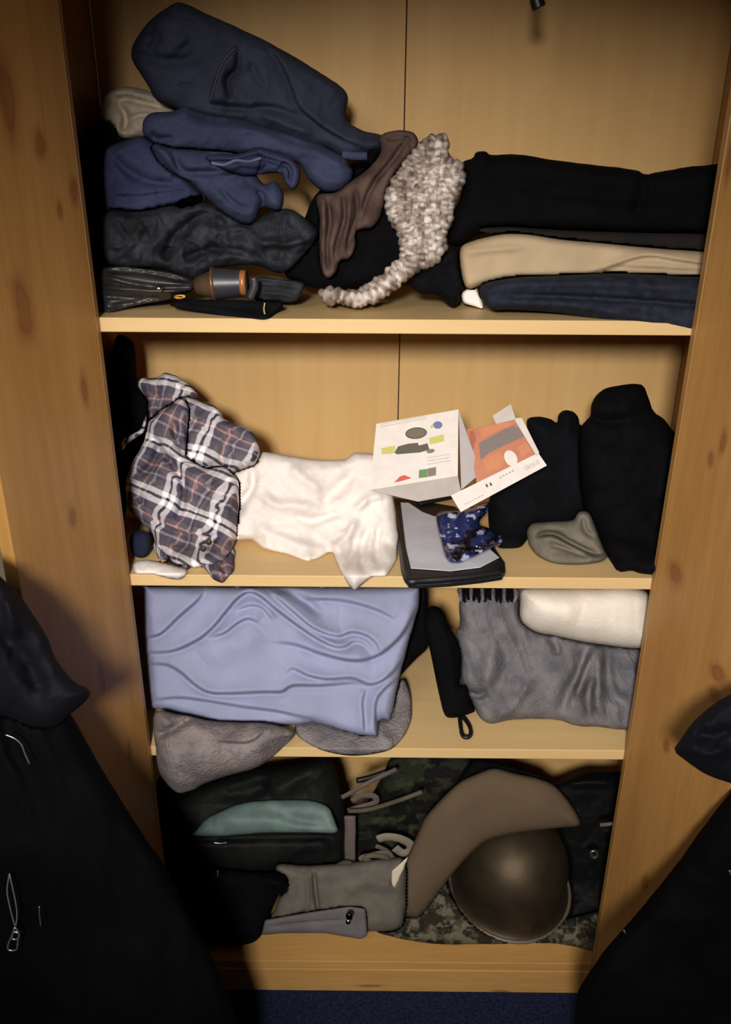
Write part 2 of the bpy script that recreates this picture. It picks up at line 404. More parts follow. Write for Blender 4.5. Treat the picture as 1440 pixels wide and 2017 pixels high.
    if dye is not None:
        ca = me.color_attributes.new('dye', 'FLOAT_COLOR', 'POINT')
        ca.data.foreach_set('color', dye(V22[:, 0], V22[:, 1], hh).astype(np.float32).ravel())
    if lumps:
        size, amp, sd_ = lumps; n = len(me.vertices); co = np.empty(n*3, np.float32); me.vertices.foreach_get('co', co)
        no = np.empty(n*3, np.float32); me.vertices.foreach_get('normal', no); dd, _ = cells(V22[:, 0], V22[:, 1]*.75, size, sd_)
        co = co.reshape(-1, 3)+no.reshape(-1, 3)*(amp*(1-np.clip(dd, 0, .8)**2*1.6))[:, None]
        me.vertices.foreach_set('co', co.astype(np.float32).ravel()); me.update()
    return o
def cells(x, y, size, seed):
    """nearest cell: distance to its middle (0..1) and a random number per cell"""
    cx = np.floor(x/size); cy = np.floor(y/size); best = np.full(x.shape, 9.); rid = np.zeros(x.shape)
    for dx in (-1, 0, 1):
        for dy in (-1, 0, 1):
            ix = cx+dx; iy = cy+dy
            r1 = vnoise(ix*1.0, iy*1.0, seed); r2 = vnoise(ix*1.0, iy*1.0, seed+9); r3 = vnoise(ix*1., iy*1., seed+21)
            d = np.hypot(x/size-(ix+.2+.6*r1), y/size-(iy+.2+.6*r2)); m = d < best
            best = np.where(m, d, best); rid = np.where(m, r3, rid)
    return best, rid
def rgba(c, n): return np.tile(np.array(lin(c)), (n, 1))
def camo_dye(cols, size=16, seed=3):
    def f(x, y, h):
        out = rgba(cols[0], len(x))
        for i, c in enumerate(cols[1:]):
            k = fbm(x/size+i*31, y/(size*.7)+i*17, seed+i, 3) > .12
            out[k] = lin(c)
        return out
    return f

# ================================================================== the room and the wardrobe
Z1, Z2, Z3, Z4 = 1.4555+.022, 1.0150+.022, .6456+.022, .090
carpet = cloth_mat('blue_carpet', (36, 46, 84), (14, 20, 42), rough=1., bump=1., scale=420, var=180, dist=.006)
fl = box('floor', (-2.2, -2.6, -.02), (2.2, .6, 0), carpet, None, 0); tag(fl, kind='structure')
wallm = plain_mat('wall_paint', (150, 140, 120), .9)
wb = box('wall_back', (-2.2, .5, 0), (2.2, .56, 2.6), wallm, None, 0); tag(wb, kind='structure')

beech = pine_mat('back_foil', (206, 163, 102), (214, 174, 112), 'Z', grain=.25, rough=.6)
shelfm = pine_mat('shelf_foil', (214, 178, 122), (222, 190, 134), 'X', grain=.25, rough=.5)
pine_x = pine_mat('pine_plinth', (204, 152, 86), (216, 166, 98), 'X', knots=[(.23, -.03, .006, .03), (-.06, -.016, .006, .05)])
pine_s = pine_mat('pine_side', (172, 124, 68), (186, 138, 78), 'Z')
WL, WR = -.552, .62
ward = empty('wardrobe', (0, 0, 0), 'open pine wardrobe with three laden shelves standing on blue carpet', 'wardrobe')
box('side_panel', (WL-.018, .002, 0), (WL, .45, 2.05), pine_s, ward); box('side_panel', (WR, .002, 0), (WR+.018, .45, 2.05), pine_s, ward)
box('front_stile', (WL-.018, -.018, 0), (-.4535, .0, 2.05), pine_s, ward); box('front_stile', (.4535, -.018, 0), (WR+.018, 0, 2.05), pine_s, ward)
seam = .0235
box('back_panel', (WL, .45, .02), (seam-.0012, .456, 2.05), beech, ward, .0006)
box('back_panel', (seam+.0012, .45, .02), (WR, .456, 2.05), beech, ward, .0006)
box('back_joint', (seam-.006, .4565, .02), (seam+.006, .459, 2.05), plain_mat('dark_gap', (70, 50, 30), .9), ward, 0)
for z in (Z1, Z2, Z3): box('shelf', (WL, .0, z-.022), (WR, .449, z), shelfm, ward)
box('bottom_board', (WL, 0, Z4-.022), (WR, .449, Z4), pine_x, ward)
box('plinth', (WL, -.002, 0), (WR, .018, Z4-.0225), pine_x, ward)
box('top_board', (WL, 0, 2.03), (WR, .449, 2.05), shelfm, ward)

DW, DT = .25, .022
def knot_at(side, a, x, y, ru, rv, cz=1.025, cx=DW/2):
    """door-plane position under a photo pixel"""
    hx = side*.4535; r = rays([(x, y)])[0]
    dx, dy = side*-cs(a)*1.0, -sn(a)
    # hinge + s*(dx,dy) ; solve with ray in plan
    M = np.array([[dx, -r[0]], [dy, -r[1]]]); s, t = np.linalg.solve(M, np.array([CAM[0]-hx, CAM[1]+.019]))
    return (s-cx if side > 0 else -(s-cx), CAM[2]+t*r[2]-cz, ru, rv)
def find_angle():
    best = None; r = rays([(28, 1100)])[0]
    for k in range(900, 1790):
        a = math.radians(k/10); X = -.4535+DW*cs(a); Yy = -.019-DW*sn(a)
        t = (Yy-CAM[1])/r[1]; dx = abs(CAM[0]+t*r[0]-X)
        if best is None or dx < best[0]: best = (dx, a)
    return best[1]
ANG = find_angle(); print('door opened', math.degrees(ANG))
kL = [(45, 605, .028, .06), (145, 378, .016, .028), (118, 412, .010, .02), (167, 768, .015, .04), (143, 1015, .014, .03), (12, 185, .03, .07), (200, 1335, .013, .04), (255, 1480, .01, .03), (80, 290, .02, .03)]
kR = [(1330, 1132, .030, .034), (1407, 1368, .024, .020), (1415, 1325, .03, .025), (1425, 870, .012, .03), (1312, 1470, .014, .022), (1272, 1738, .016, .03), (1438, 310, .012, .05), (1400, 905, .012, .02)]
def make_door(side, kk):
    kn = [knot_at(side, ANG, x, y, ru, rv) for x, y, ru, rv in kk]
    m = pine_mat('pine_door_'+('left' if side < 0 else 'right'), (166, 118, 62), (184, 136, 75), 'Z', knots=kn)
    # the door lies along its own X, inner face towards +/-Y; origin in its middle
    c = Vector((side*.4535, -.019, 0))+Vector((side*-cs(ANG), -sn(ANG), 0))*DW/2+Vector((0, 0, 1.025))
    d = Vector((side*-cs(ANG), -sn(ANG), 0))
    if side < 0: ax = -d
    else: ax = d
    o = box('door', (-DW/2, -DT/2, -.995), (DW/2, DT/2, .995), m, None, .002)
    yaw = math.atan2(ax.y, ax.x)
    # outward normal: push the panel away from the room middle by half its thickness
    n = Vector((-d.y, d.x, 0)) if side < 0 else Vector((d.y, -d.x, 0))
    if n.x*side < 0: n = -n
    o.location = c+n*DT/2; o.rotation_euler = (0, 0, yaw); o.parent = ward
    return o
make_door(-1, kL); make_door(1, kR)

# ================================================================== top shelf
M = {}
M['navy'] = cloth_mat('navy_fleece', (54, 58, 76), (42, 45, 60), bump=.5)
M['indigo'] = cloth_mat('indigo_jersey', (62, 66, 94), (50, 54, 78))
M['indigo2'] = cloth_mat('indigo_jersey_dark', (58, 62, 92), (44, 48, 76))
M['cream'] = cloth_mat('cream_cotton', (206, 192, 170), (188, 172, 150))
M['black'] = cloth_mat('black_cloth', (12, 11, 13), (7, 7, 8), spec=.08)
M['blackb'] = cloth_mat('black_blue_cloth', (14, 15, 19), (8, 9, 12), spec=.1)
M['charcoal'] = cloth_mat('charcoal_nylon', (52, 54, 62), (26, 27, 30), rough=.75, spec=.2, var=30)
M['brown'] = cloth_mat('brown_suede', (92, 72, 64), (66, 50, 44), var=40)
M['beige'] = cloth_mat('beige_chino', (186, 164, 132), (172, 150, 118))
M['white'] = cloth_mat('white_cotton', (232, 224, 216), (222, 212, 204), bump=.2)
M['denim'] = cloth_mat('dark_denim', (36, 40, 52), (22, 25, 36), var=60, bump=.6)

cloth('cream_cloth', A, [(130, 480), (150, 400), (190, 360), (260, 350), (330, 365), (400, 400), (460, 440), (470, 500), (310, 560), (190, 560)], .30, M['cream'], lean=.15, thick=.10, puff=.02, rim=30, zs=Z1,
      folds=[([(200, 470), (225, 405), (330, 420), (430, 450)], 6, -.012), ([(235, 510), (290, 470), (400, 465)], 5, -.010), ([(180, 380), (260, 375), (340, 400)], 8, .006), ([(215, 420), (240, 470), (235, 540)], 6, -.02), ([(150, 430), (200, 400), (280, 395)], 8, -.01)], crump=.009, cs_=40)
tag(bpy.data.objects['cream_cloth'], 'cream cotton cloth bunched at the back left of the top shelf, behind the navy pile', 'cloth')
o = cloth('black_pullover', A, [(60, 560), (110, 500), (190, 490), (200, 560), (330, 580), (380, 800), (380, 1090), (150, 1110), (60, 1180), (40, 900)], .26, M['black'], lean=.1, thick=.12, puff=.03, zs=Z1, crump=.004)
tag(o, 'black pullover squeezed into the left corner of the top shelf', 'pullover')

hoo = empty('navy_hoodie', atY(480, 250, .2), 'dark navy fleece hoodie flung on top of the pile, its hood at the upper left', 'hoodie')
cloth('body', A, [(455, 5), (500, 20), (600, 70), (740, 130), (900, 215), (1040, 300), (1130, 360), (1145, 395), (1130, 490), (1200, 530), (1285, 545), (1300, 590), (1240, 640), (1120, 640), (1060, 600), (960, 590), (860, 550), (760, 510), (620, 490), (500, 460), (440, 440), (370, 410), (330, 350), (290, 280), (262, 230), (270, 180), (300, 130), (340, 80), (400, 35)],
          .21, M['navy'], lean=.25, thick=.07, puff=.04, rim=50, zs=Z1, parent=hoo, res=4, crump=.010, cs_=80, edge=1.6,
          folds=[([(695, 180), (640, 240), (600, 330), (580, 425)], 30, .016, 's'), ([(700, 195), (695, 280), (655, 325), (668, 410)], 7, -.016), ([(750, 250), (770, 310), (805, 355)], 6, -.006),
                 ([(270, 215), (380, 250), (500, 238), (570, 210)], 16, -.013), ([(330, 110), (372, 150), (335, 205)], 9, -.012), ([(455, 346), (545, 346)], 5, -.004),
                 ([(800, 170), (870, 260), (910, 350), (950, 440), (1060, 530), (1200, 600)], 40, .018, 's'), ([(560, 420), (700, 440), (830, 440), (960, 480)], 8, -.012),
                 ([(780, 460), (880, 500), (1000, 540)], 8, .008), ([(960, 240), (1060, 330), (1110, 400)], 20, .008), ([(440, 60), (420, 140), (470, 200)], 30, .008)])
tube('pocket_zip', [atY(*px(A, [p])[0], .118) for p in [(692, 190), (640, 245), (606, 330), (584, 418)]], .0018, plain_mat('zip_dark', (20, 20, 26), .5), hoo)
tube('toggle_cord', [atY(*px(A, [p])[0], .075) for p in [(1120, 625), (1165, 632), (1220, 632)]], .006, M['indigo'], hoo)

sw = empty('navy_sweatpants', atY(360, 300, .15), 'faded indigo sweatpants slumped under the dark hoodie, legs dangling right', 'sweatpants')
cloth('leg', A, [(310, 545), (310, 490), (340, 455), (440, 450), (490, 425), (560, 465), (700, 480), (850, 530), (960, 560), (1060, 600), (1130, 640), (1168, 690), (1155, 745), (1110, 782), (1040, 778), (990, 735), (950, 670), (900, 650), (800, 630), (690, 625), (560, 620), (430, 620), (360, 580)],
      .13, M['indigo'], lean=.2, thick=.05, puff=.035, rim=32, zs=Z1, res=4, parent=sw, seed=4, crump=.007, cs_=55,
      folds=[([(480, 440), (600, 490), (760, 500), (900, 560), (1000, 600)], 8, -.008), ([(340, 540), (370, 560), (440, 560)], 6, -.009), ([(960, 590), (1060, 640), (1120, 680)], 9, .006), ([(760, 480), (870, 540), (990, 580)], 7, .006)])
cloth('leg', A, [(340, 580), (430, 600), (560, 610), (690, 620), (760, 690), (800, 750), (850, 730), (885, 790), (875, 850), (830, 852), (795, 830), (762, 905), (720, 908), (640, 865), (560, 795), (500, 735), (430, 700), (370, 650)],
      .12, M['indigo'], lean=.2, thick=.04, puff=.026, rim=28, zs=Z1, res=4, parent=sw, seed=8, crump=.008, cs_=45,
      folds=[([(430, 600), (470, 690), (560, 700), (680, 690)], 8, -.014), ([(540, 740), (640, 790), (760, 800)], 20, .006), ([(770, 770), (800, 800), (790, 850)], 6, -.012), ([(620, 760), (690, 830), (750, 845)], 5, -.006), ([(360, 590), (420, 680), (520, 760)], 25, .008, 's')])
cloth('waistband', A, [(560, 640), (600, 620), (700, 625), (780, 600), (860, 620), (920, 645), (952, 690), (945, 750), (915, 776), (888, 740), (870, 700), (800, 705), (730, 715), (640, 690)],
      .095, M['indigo2'], lean=.2, thick=.02, puff=.022, rim=16, zs=Z1, res=3.2, parent=sw, seed=9,
      folds=[([(590, 655), (680, 655), (760, 635), (830, 650), (900, 670)], 4, -.012), ([(780, 610), (795, 660), (775, 710)], 4, -.010), ([(860, 690), (885, 665), (910, 690), (905, 740)], 4, -.014), ([(600, 640), (700, 640), (770, 620)], 4, .006)])
tube('drawstring', [atY(*px(A, [p])[0], .06) for p in [(590, 660), (640, 668), (690, 650), (740, 655), (790, 640)]], .0022, cloth_mat('cord_grey', (110, 112, 138)), sw)

nf = empty('navy_tracksuit_top', atY(240, 360, .12), 'navy tracksuit top with white piping, lowest navy garment at far left of the top shelf', 'tracksuit top')
cloth('body', A, [(160, 600), (220, 575), (300, 550), (380, 590), (470, 700), (530, 770), (570, 812), (450, 838), (300, 875), (200, 890), (165, 860), (150, 700)], .15, M['indigo2'], lean=.15, thick=.06, puff=.03, rim=24, zs=Z1, res=4, parent=nf, seed=12, crump=.009, cs_=50,
      folds=[([(170, 610), (260, 700), (360, 740), (470, 750)], 10, -.012), ([(160, 790), (300, 790), (450, 770), (530, 775)], 14, .008, 's'), ([(360, 590), (430, 680), (490, 720)], 8, -.014)])
cloth('white_piping', A, [(440, 832), (490, 805), (545, 798), (560, 812), (520, 826), (450, 838)], .095, M['white'], lean=.15, thick=.012, puff=.003, rim=6, res=3, parent=nf)

cj = cloth('rain_jacket', A, [(150, 850), (290, 860), (450, 830), (560, 815), (700, 890), (760, 905), (830, 850), (920, 845), (1010, 915), (1025, 960), (960, 1040), (880, 1115), (760, 1070), (600, 1085), (520, 1140), (380, 1085), (150, 1080)],
           .12, M['charcoal'], lean=.2, thick=.10, puff=.03, rim=40, zs=Z1, res=4, crump=.014, cs_=42, seed=22,
           folds=[([(400, 1060), (440, 960), (520, 890), (590, 860)], 12, -.02), ([(590, 940), (720, 930), (800, 980), (900, 960)], 8, .014), ([(450, 1060), (600, 1010), (760, 1030)], 8, -.014), ([(560, 860), (680, 930), (780, 920)], 14, -.02), ([(760, 990), (900, 990), (1000, 960)], 7, .012), ([(200, 900), (260, 980), (250, 1040)], 8, .01)])
tag(cj, 'crumpled charcoal rain jacket between the navy pile and the black umbrella', 'jacket')

um = empty('folding_umbrella', atY(320, 600, .06), 'black furled umbrella with copper-ringed handle lying at the left front of the top shelf', 'umbrella')
leather = cloth_mat('umbrella_nylon', (48, 46, 44), (20, 19, 19), rough=.42, spec=.5, var=24, bump=.15)
cloth('canopy', K, [(60, 470), (180, 462), (340, 480), (480, 500), (610, 545), (622, 600), (520, 640), (420, 668), (280, 690), (70, 745), (40, 640), (45, 540)], .075, leather, lean=.2, thick=.07, puff=.035, rim=26, zs=Z1, res=3.5, parent=um, seed=31,
      folds=[([(60, 490), (200, 490), (400, 515), (600, 560)], 4, -.012), ([(60, 520), (200, 560), (400, 590), (610, 585)], 4, -.012), ([(70, 580), (200, 600), (400, 610), (600, 600)], 5, .010), ([(70, 640), (220, 650), (400, 640)], 4, -.010), ([(100, 540), (250, 580), (380, 590)], 4, .008), ([(120, 700), (300, 665), (460, 640)], 4, -.008)])
hp = [atY(*px(K, [p])[0], .055) for p in [(615, 585), (650, 578), (700, 572), (730, 568)]]
def hr(t): return .012+.012*t
tube('handle', hp, hr, cloth_mat('umbrella_wood', (92, 72, 54), (58, 44, 34), rough=.4), um, n=14, solid=True)
tube('handle_sleeve', [atY(*px(K, [p])[0], .055) for p in [(728, 568), (800, 566), (860, 564), (922, 560)]], lambda t: .025-.006*t, plain_mat('umbrella_barrel', (50, 50, 54), .4), um, n=16, solid=True)
tube('ring', [atY(*px(K, [p])[0], .055) for p in [(718, 569), (732, 568)]], .0262, plain_mat('copper', (150, 96, 66), .35, .6), um, n=18, sub=1)
tube('ring', [atY(*px(K, [p])[0], .050) for p in [(884, 562), (915, 562)]], .0195, plain_mat('tan_tab', (190, 120, 70), .4, .3), um, n=16, sub=1)
tube('strap', [atY(*px(K, [p])[0], .035) for p in [(955, 530), (962, 580), (950, 620), (936, 655)]], .007, leather, um, flat=.4)
tube('snap_button', [atY(*px(K, [p])[0], y) for p, y in [((402, 596), .04), ((402, 596), .028)]], .0055, plain_mat('bright_steel', (225, 220, 215), .2, 1.), um, n=12, sub=1)
tube('eyelet', [atY(*px(K, [p])[0], .03) for p in [(490, 645), (520, 636), (555, 640), (525, 652)]], .0022, plain_mat('brass', (190, 140, 60), .3, .9), um, closed=True)

jn = empty('black_jeans', atY(440, 610, .06), 'black jeans with pale stitching sticking out to the right under the umbrella', 'jeans')
cloth('leg', K, [(950, 545), (1000, 520), (1120, 540), (1262, 555), (1258, 600), (1215, 672), (1100, 680), (985, 672), (955, 655)], .09, M['charcoal'], lean=.2, thick=.10, puff=.02, rim=16, zs=Z1, res=3.5, parent=jn, folds=[([(960, 560), (1100, 570), (1250, 590)], 5, -.008), ([(980, 620), (1100, 625), (1200, 640)], 4, .005)])
cloth('hem', K, [(440, 690), (560, 660), (800, 660), (1010, 668), (1150, 680), (1090, 735), (1035, 782), (900, 765), (740, 748), (560, 722)], .04, M['blackb'], lean=.2, thick=.10, puff=.012, rim=12, zs=Z1, res=3.5, parent=jn, folds=[([(480, 700), (700, 715), (900, 730), (1020, 720)], 4, .006), ([(700, 735), (900, 745), (1030, 755)], 4, .004)])
tube('stitching', [atY(*px(K, [p])[0], .012) for p in [(1025, 680), (1020, 720), (1030, 765)]], .0012, cloth_mat('thread', (190, 176, 120)), jn)

o = cloth('black_jumper', A, [(1000, 800), (1060, 740), (1240, 600), (1330, 640), (1390, 800), (1500, 950), (1480, 1080), (1400, 1100), (1240, 1165), (1100, 1175), (970, 1160), (880, 1120), (900, 1000), (960, 900)], .16, M['black'], lean=.1, thick=.12, puff=.03, zs=Z1, crump=.004, seed=41)
tag(o, 'black jumper heaped behind the brown scarf and the chunky knit scarf', 'jumper')
o = cloth('brown_scarf', A, [(1270, 545), (1350, 525), (1410, 535), (1432, 575), (1400, 630), (1350, 690), (1310, 770), (1290, 830), (1270, 890), (1240, 925), (1200, 928), (1168, 940), (1175, 1000), (1150, 1050), (1110, 1055), (1092, 1110), (1060, 1132), (1035, 1100), (1026, 1000), (1030, 880), (1010, 790), (1100, 780), (1160, 730), (1220, 690), (1280, 620)],
          .10, M['brown'], lean=.2, thick=.05, puff=.02, rim=18, zs=Z1, res=3.5, seed=44,
          folds=[([(1060, 800), (1070, 900), (1055, 1000), (1065, 1110)], 5, -.014), ([(1120, 790), (1130, 880), (1100, 980), (1090, 1050)], 5, -.014), ([(1170, 760), (1180, 860), (1150, 960), (1140, 1040)], 5, -.012), ([(1390, 550), (1330, 640), (1250, 740), (1210, 830), (1190, 910)], 5, -.012), ([(1290, 560), (1380, 560), (1400, 600)], 5, -.008), ([(1040, 820), (1045, 950), (1050, 1090)], 5, .008), ([(1150, 800), (1140, 900), (1125, 1000)], 5, .008)])
tag(o, 'brown suede-like scarf with rippled ends drooping beside the chunky knit scarf', 'scarf')

def knit_dye(x, y, h):
    d, r = cells(x, y*.75, 11, 5); q = np.clip(.5+.55*fbm(x/7, y/5, 61, 2)+.35*(r-.5)+.25*fbm(x/40, y/40, 7), 0, 1)[:, None]
    a, b, c = np.array(lin((92, 76, 68))), np.array(lin((160, 144, 132))), np.array(lin((232, 222, 212)))
    return np.where(q < .5, a+(b-a)*q*2, b+(c-b)*(q*2-1))
knitm = attr_mat('variegated_wool', bump=.6)
ks = cloth('knit_scarf', B, [(480, 108), (500, 125), (507, 190), (550, 210), (556, 260), (522, 330), (512, 400), (492, 430), (497, 490), (470, 530), (420, 545), (380, 570), (300, 640), (240, 666), (190, 672), (150, 655), (110, 665), (85, 630), (120, 615), (200, 635), (270, 590), (330, 540), (360, 510), (350, 440), (320, 390), (303, 320), (330, 250), (390, 180), (430, 130)],
           .07, knitm, lean=.25, thick=.06, puff=.03, rim=30, zs=Z1, res=2.4, seed=51, dye=knit_dye, lumps=(11, .0065, 5))
tag(ks, 'chunky knitted scarf in mottled white and taupe wool, its tail trailing to the shelf front', 'scarf')

o = cloth('black_trousers', B, [(550, 200), (590, 188), (598, 165), (630, 163), (645, 178), (740, 172), (860, 195), (1000, 210), (1130, 225), (1155, 243), (1200, 232), (1300, 215), (1500, 200), (1480, 440), (1150, 440), (900, 425), (640, 430), (600, 440), (545, 480), (500, 470), (510, 400), (555, 290)],
          .15, M['black'], lean=.12, thick=.16, puff=.04, rim=30, zs=Z1, crump=.003, seed=61, folds=[([(640, 250), (900, 300), (1300, 330)], 14, .006), ([(1140, 230), (1150, 300), (1120, 380)], 12, -.01)])
tag(o, 'black folded trousers, topmost of the stack on the right of the top shelf', 'trousers')
o = cloth('dark_brown_trousers', B, [(600, 420), (700, 412), (880, 425), (1100, 432), (1450, 440), (1450, 505), (1150, 487), (950, 470), (850, 458), (770, 445), (690, 443), (640, 437)],
          .105, cloth_mat('brown_black_twill', (34, 28, 24), (22, 18, 16)), lean=.12, thick=.16, puff=.012, rim=14, zs=Z1, res=4, seed=62)
tag(o, 'very dark brown folded trousers between black pair above and beige pair below', 'trousers')
o = cloth('beige_trousers', B, [(543, 480), (600, 455), (690, 436), (770, 438), (880, 456), (1000, 466), (1150, 481), (1450, 505), (1440, 595), (1200, 576), (1050, 574), (880, 579), (700, 584), (620, 603), (570, 622), (552, 580)],
          .085, M['beige'], lean=.12, thick=.18, puff=.022, rim=16, zs=Z1, res=4, seed=63,
          folds=[([(1020, 550), (1120, 520), (1180, 512), (1260, 525), (1400, 545)], 12, .010, 's'), ([(940, 575), (1060, 545), (1150, 545), (1400, 560)], 8, .006, 's'), ([(560, 500), (640, 490), (760, 480)], 7, .004)])
tag(o, 'beige folded chino trousers in the middle of the right-hand stack', 'trousers')
o = cloth('denim_jeans', B, [(603, 606), (720, 580), (880, 574), (1050, 566), (1200, 572), (1450, 590), (1440, 800), (1290, 772), (1200, 757), (1080, 737), (960, 712), (850, 694), (720, 687), (640, 687)],
          .035, M['denim'], lean=.12, thick=.22, puff=.035, rim=22, res=4, seed=64,zref=Z1,
          folds=[([(700, 640), (900, 645), (1100, 655), (1300, 670), (1420, 680)], 6, -.012), ([(640, 620), (760, 600), (1000, 600), (1300, 620)], 10, .006), ([(640, 670), (900, 670), (1200, 720)], 10, .006)])
tag(o, 'dark blue folded jeans at the bottom of the right-hand stack, drooping over the shelf edge', 'jeans')
o = cloth('white_handkerchief', B, [(550, 632), (570, 618), (602, 612), (628, 684), (590, 675), (556, 664)], .10, M['white'], lean=.1, thick=.05, puff=.008, rim=8, zs=Z1, res=3)
tag(o, 'small white cotton corner peeking out left of the dark blue jeans', 'handkerchief')
o = cloth('black_socks', B, [(380, 590), (430, 545), (500, 480), (545, 480), (548, 560), (572, 590), (556, 640), (532, 678), (510, 675), (480, 640), (400, 632)], .10, M['blackb'], lean=.2, thick=.10, puff=.03, rim=18, zs=Z1, res=4, crump=.010, cs_=30, seed=66)
tag(o, 'bundled black socks on the shelf beside the white handkerchief', 'socks')
hs = empty('hanging_strap', atY(1058, -60, .2), 'short black strap end hanging down at the top of the wardrobe', 'strap')
tube('webbing', [Vector(tuple(atY(1058, -60, .2))[:2]+(2.03,)), atY(1057, -30, .2), atY(1058, 0, .2)], .008, M['black'], hs, flat=.35)
tube('toggle', [atY(1057, -8, .2), atY(1058, 4, .2), atY(1062, 16, .2)], lambda t: .011, plain_mat('black_plastic', (18, 18, 18), .4), hs, n=10)

#REST
# ================================================================== second shelf
pl_a, pl_b, pl_c = plaid_mat('plaid_flannel', -.42), plaid_mat('plaid_flannel_sleeve', -.40), plaid_mat('plaid_flannel_tail', -.2)
sh = empty('flannel_shirt', atY(360, 1100, .12), 'grey and white plaid flannel shirt heaped at the left of the second shelf', 'shirt')
cloth('body', C, [(215, 440), (340, 345), (380, 330), (400, 400), (380, 600), (480, 660), (560, 650), (625, 700), (628, 800), (622, 900), (612, 1010), (560, 1080), (420, 1110), (330, 1090), (250, 1010), (215, 930), (125, 850), (105, 740), (130, 650), (190, 540)],
      .13, pl_a, lean=.3, thick=.12, puff=.028, rim=22, zs=Z2, res=3.6, parent=sh, seed=71, order=.02, uvw=.07, smooth=.1, crump=.012, cs_=46, edge=2.5,
      folds=[([(200, 520), (260, 540), (230, 640), (160, 700)], 8, -.016), ([(250, 560), (330, 640), (380, 760), (340, 900)], 7, -.014), ([(600, 700), (500, 760), (420, 900), (400, 1040)], 14, .014, 's'), ([(140, 800), (260, 900), (420, 960), (560, 960)], 10, .012, 's'), ([(330, 440), (345, 520), (375, 600)], 8, -.014), ([(420, 660), (520, 660), (600, 690)], 12, .012, 's'), ([(250, 650), (330, 700), (400, 800)], 12, .008), ([(620, 740), (570, 860), (540, 980)], 8, .01), ([(140, 740), (220, 860), (300, 920)], 8, -.01)])
cloth('sleeve', C, [(345, 345), (400, 330), (460, 350), (520, 375), (560, 430), (620, 450), (690, 490), (722, 545), (725, 585), (700, 640), (650, 655), (560, 690), (480, 665), (390, 640), (350, 590), (335, 470), (330, 400)],
      .11, pl_b, lean=.3, thick=.08, puff=.022, rim=16, zs=Z2, res=3.6, parent=sh, seed=72, order=.02, uvw=.07, smooth=.1, crump=.011, cs_=40, edge=2.5,
      folds=[([(520, 380), (430, 440), (380, 560)], 8, -.008), ([(620, 480), (560, 560), (540, 660)], 8, -.008), ([(440, 680), (520, 640), (600, 660)], 6, -.01)])
cloth('collar', C, [(160, 275), (180, 245), (250, 240), (290, 215), (345, 235), (400, 275), (450, 330), (400, 340), (350, 360), (290, 380), (215, 440), (210, 330)],
      .19, pl_c, lean=.2, thick=.08, puff=.016, rim=14, zs=Z2, res=3.6, parent=sh, seed=73, order=.02, uvw=.07, smooth=.1, crump=.012, cs_=34, edge=3)
cloth('cuff', C, [(250, 960), (330, 950), (420, 1040), (480, 1050), (600, 990), (612, 1050), (602, 1130), (560, 1178), (510, 1162), (470, 1120), (420, 1105), (385, 1120), (330, 1080), (260, 1070), (240, 1010)],
      .075, pl_c, lean=.22, thick=.06, puff=.022, rim=18, zs=Z2, res=4, parent=sh, seed=74, order=.02, uvw=.07, smooth=.1, crump=.012, cs_=30, edge=3, folds=[([(510, 1010), (470, 1060), (420, 1110)], 6, -.014), ([(540, 1030), (550, 1100), (570, 1160)], 6, -.012)])
cloth('button_placket', C, [(90, 530), (130, 505), (180, 480), (195, 430), (208, 410), (205, 480), (175, 505), (120, 540), (95, 580)], .14, pl_c, lean=.2, thick=.02, puff=.006, rim=8, zs=Z2, res=3, parent=sh)
for p in ((492, 992), (466, 1022), (553, 1150)):
    q = atY(*px(C, [p])[0], .022); tube('button', [q, q+Vector((0, -.003, 0))], .0055, plain_mat('button_dark', (64, 54, 44), .3), sh, n=12, sub=1)

o = cloth('black_hoodie', C, [(40, 60), (150, 60), (165, 280), (215, 300), (220, 420), (190, 560), (130, 660), (110, 900), (40, 900)], .26, M['black'], lean=.1, thick=.10, puff=.03, zs=Z2, seed=75)
tag(o, 'black hoodie crammed upright in the left corner behind the plaid shirt', 'hoodie')
o = cloth('navy_sock', C, [(130, 960), (180, 935), (222, 955), (228, 1020), (205, 1064), (160, 1066), (130, 1030)], .075, cloth_mat('navy_knit', (26, 31, 52), (17, 20, 38)), lean=.2, thick=.05, puff=.02, rim=16, zs=Z2, res=3.5, seed=76)
tag(o, 'balled navy sock tucked under the plaid shirt at the left door', 'sock')
o = cloth('white_sock', C, [(140, 1085), (200, 1075), (270, 1085), (330, 1100), (400, 1120), (370, 1168), (300, 1160), (230, 1140), (150, 1140)], .035, M['white'], lean=.2, thick=.07, puff=.014, rim=12, zs=Z2, res=3.5, seed=77, crump=.006, cs_=30)
tag(o, 'crumpled white sock at the shelf edge below the plaid shirt', 'sock')

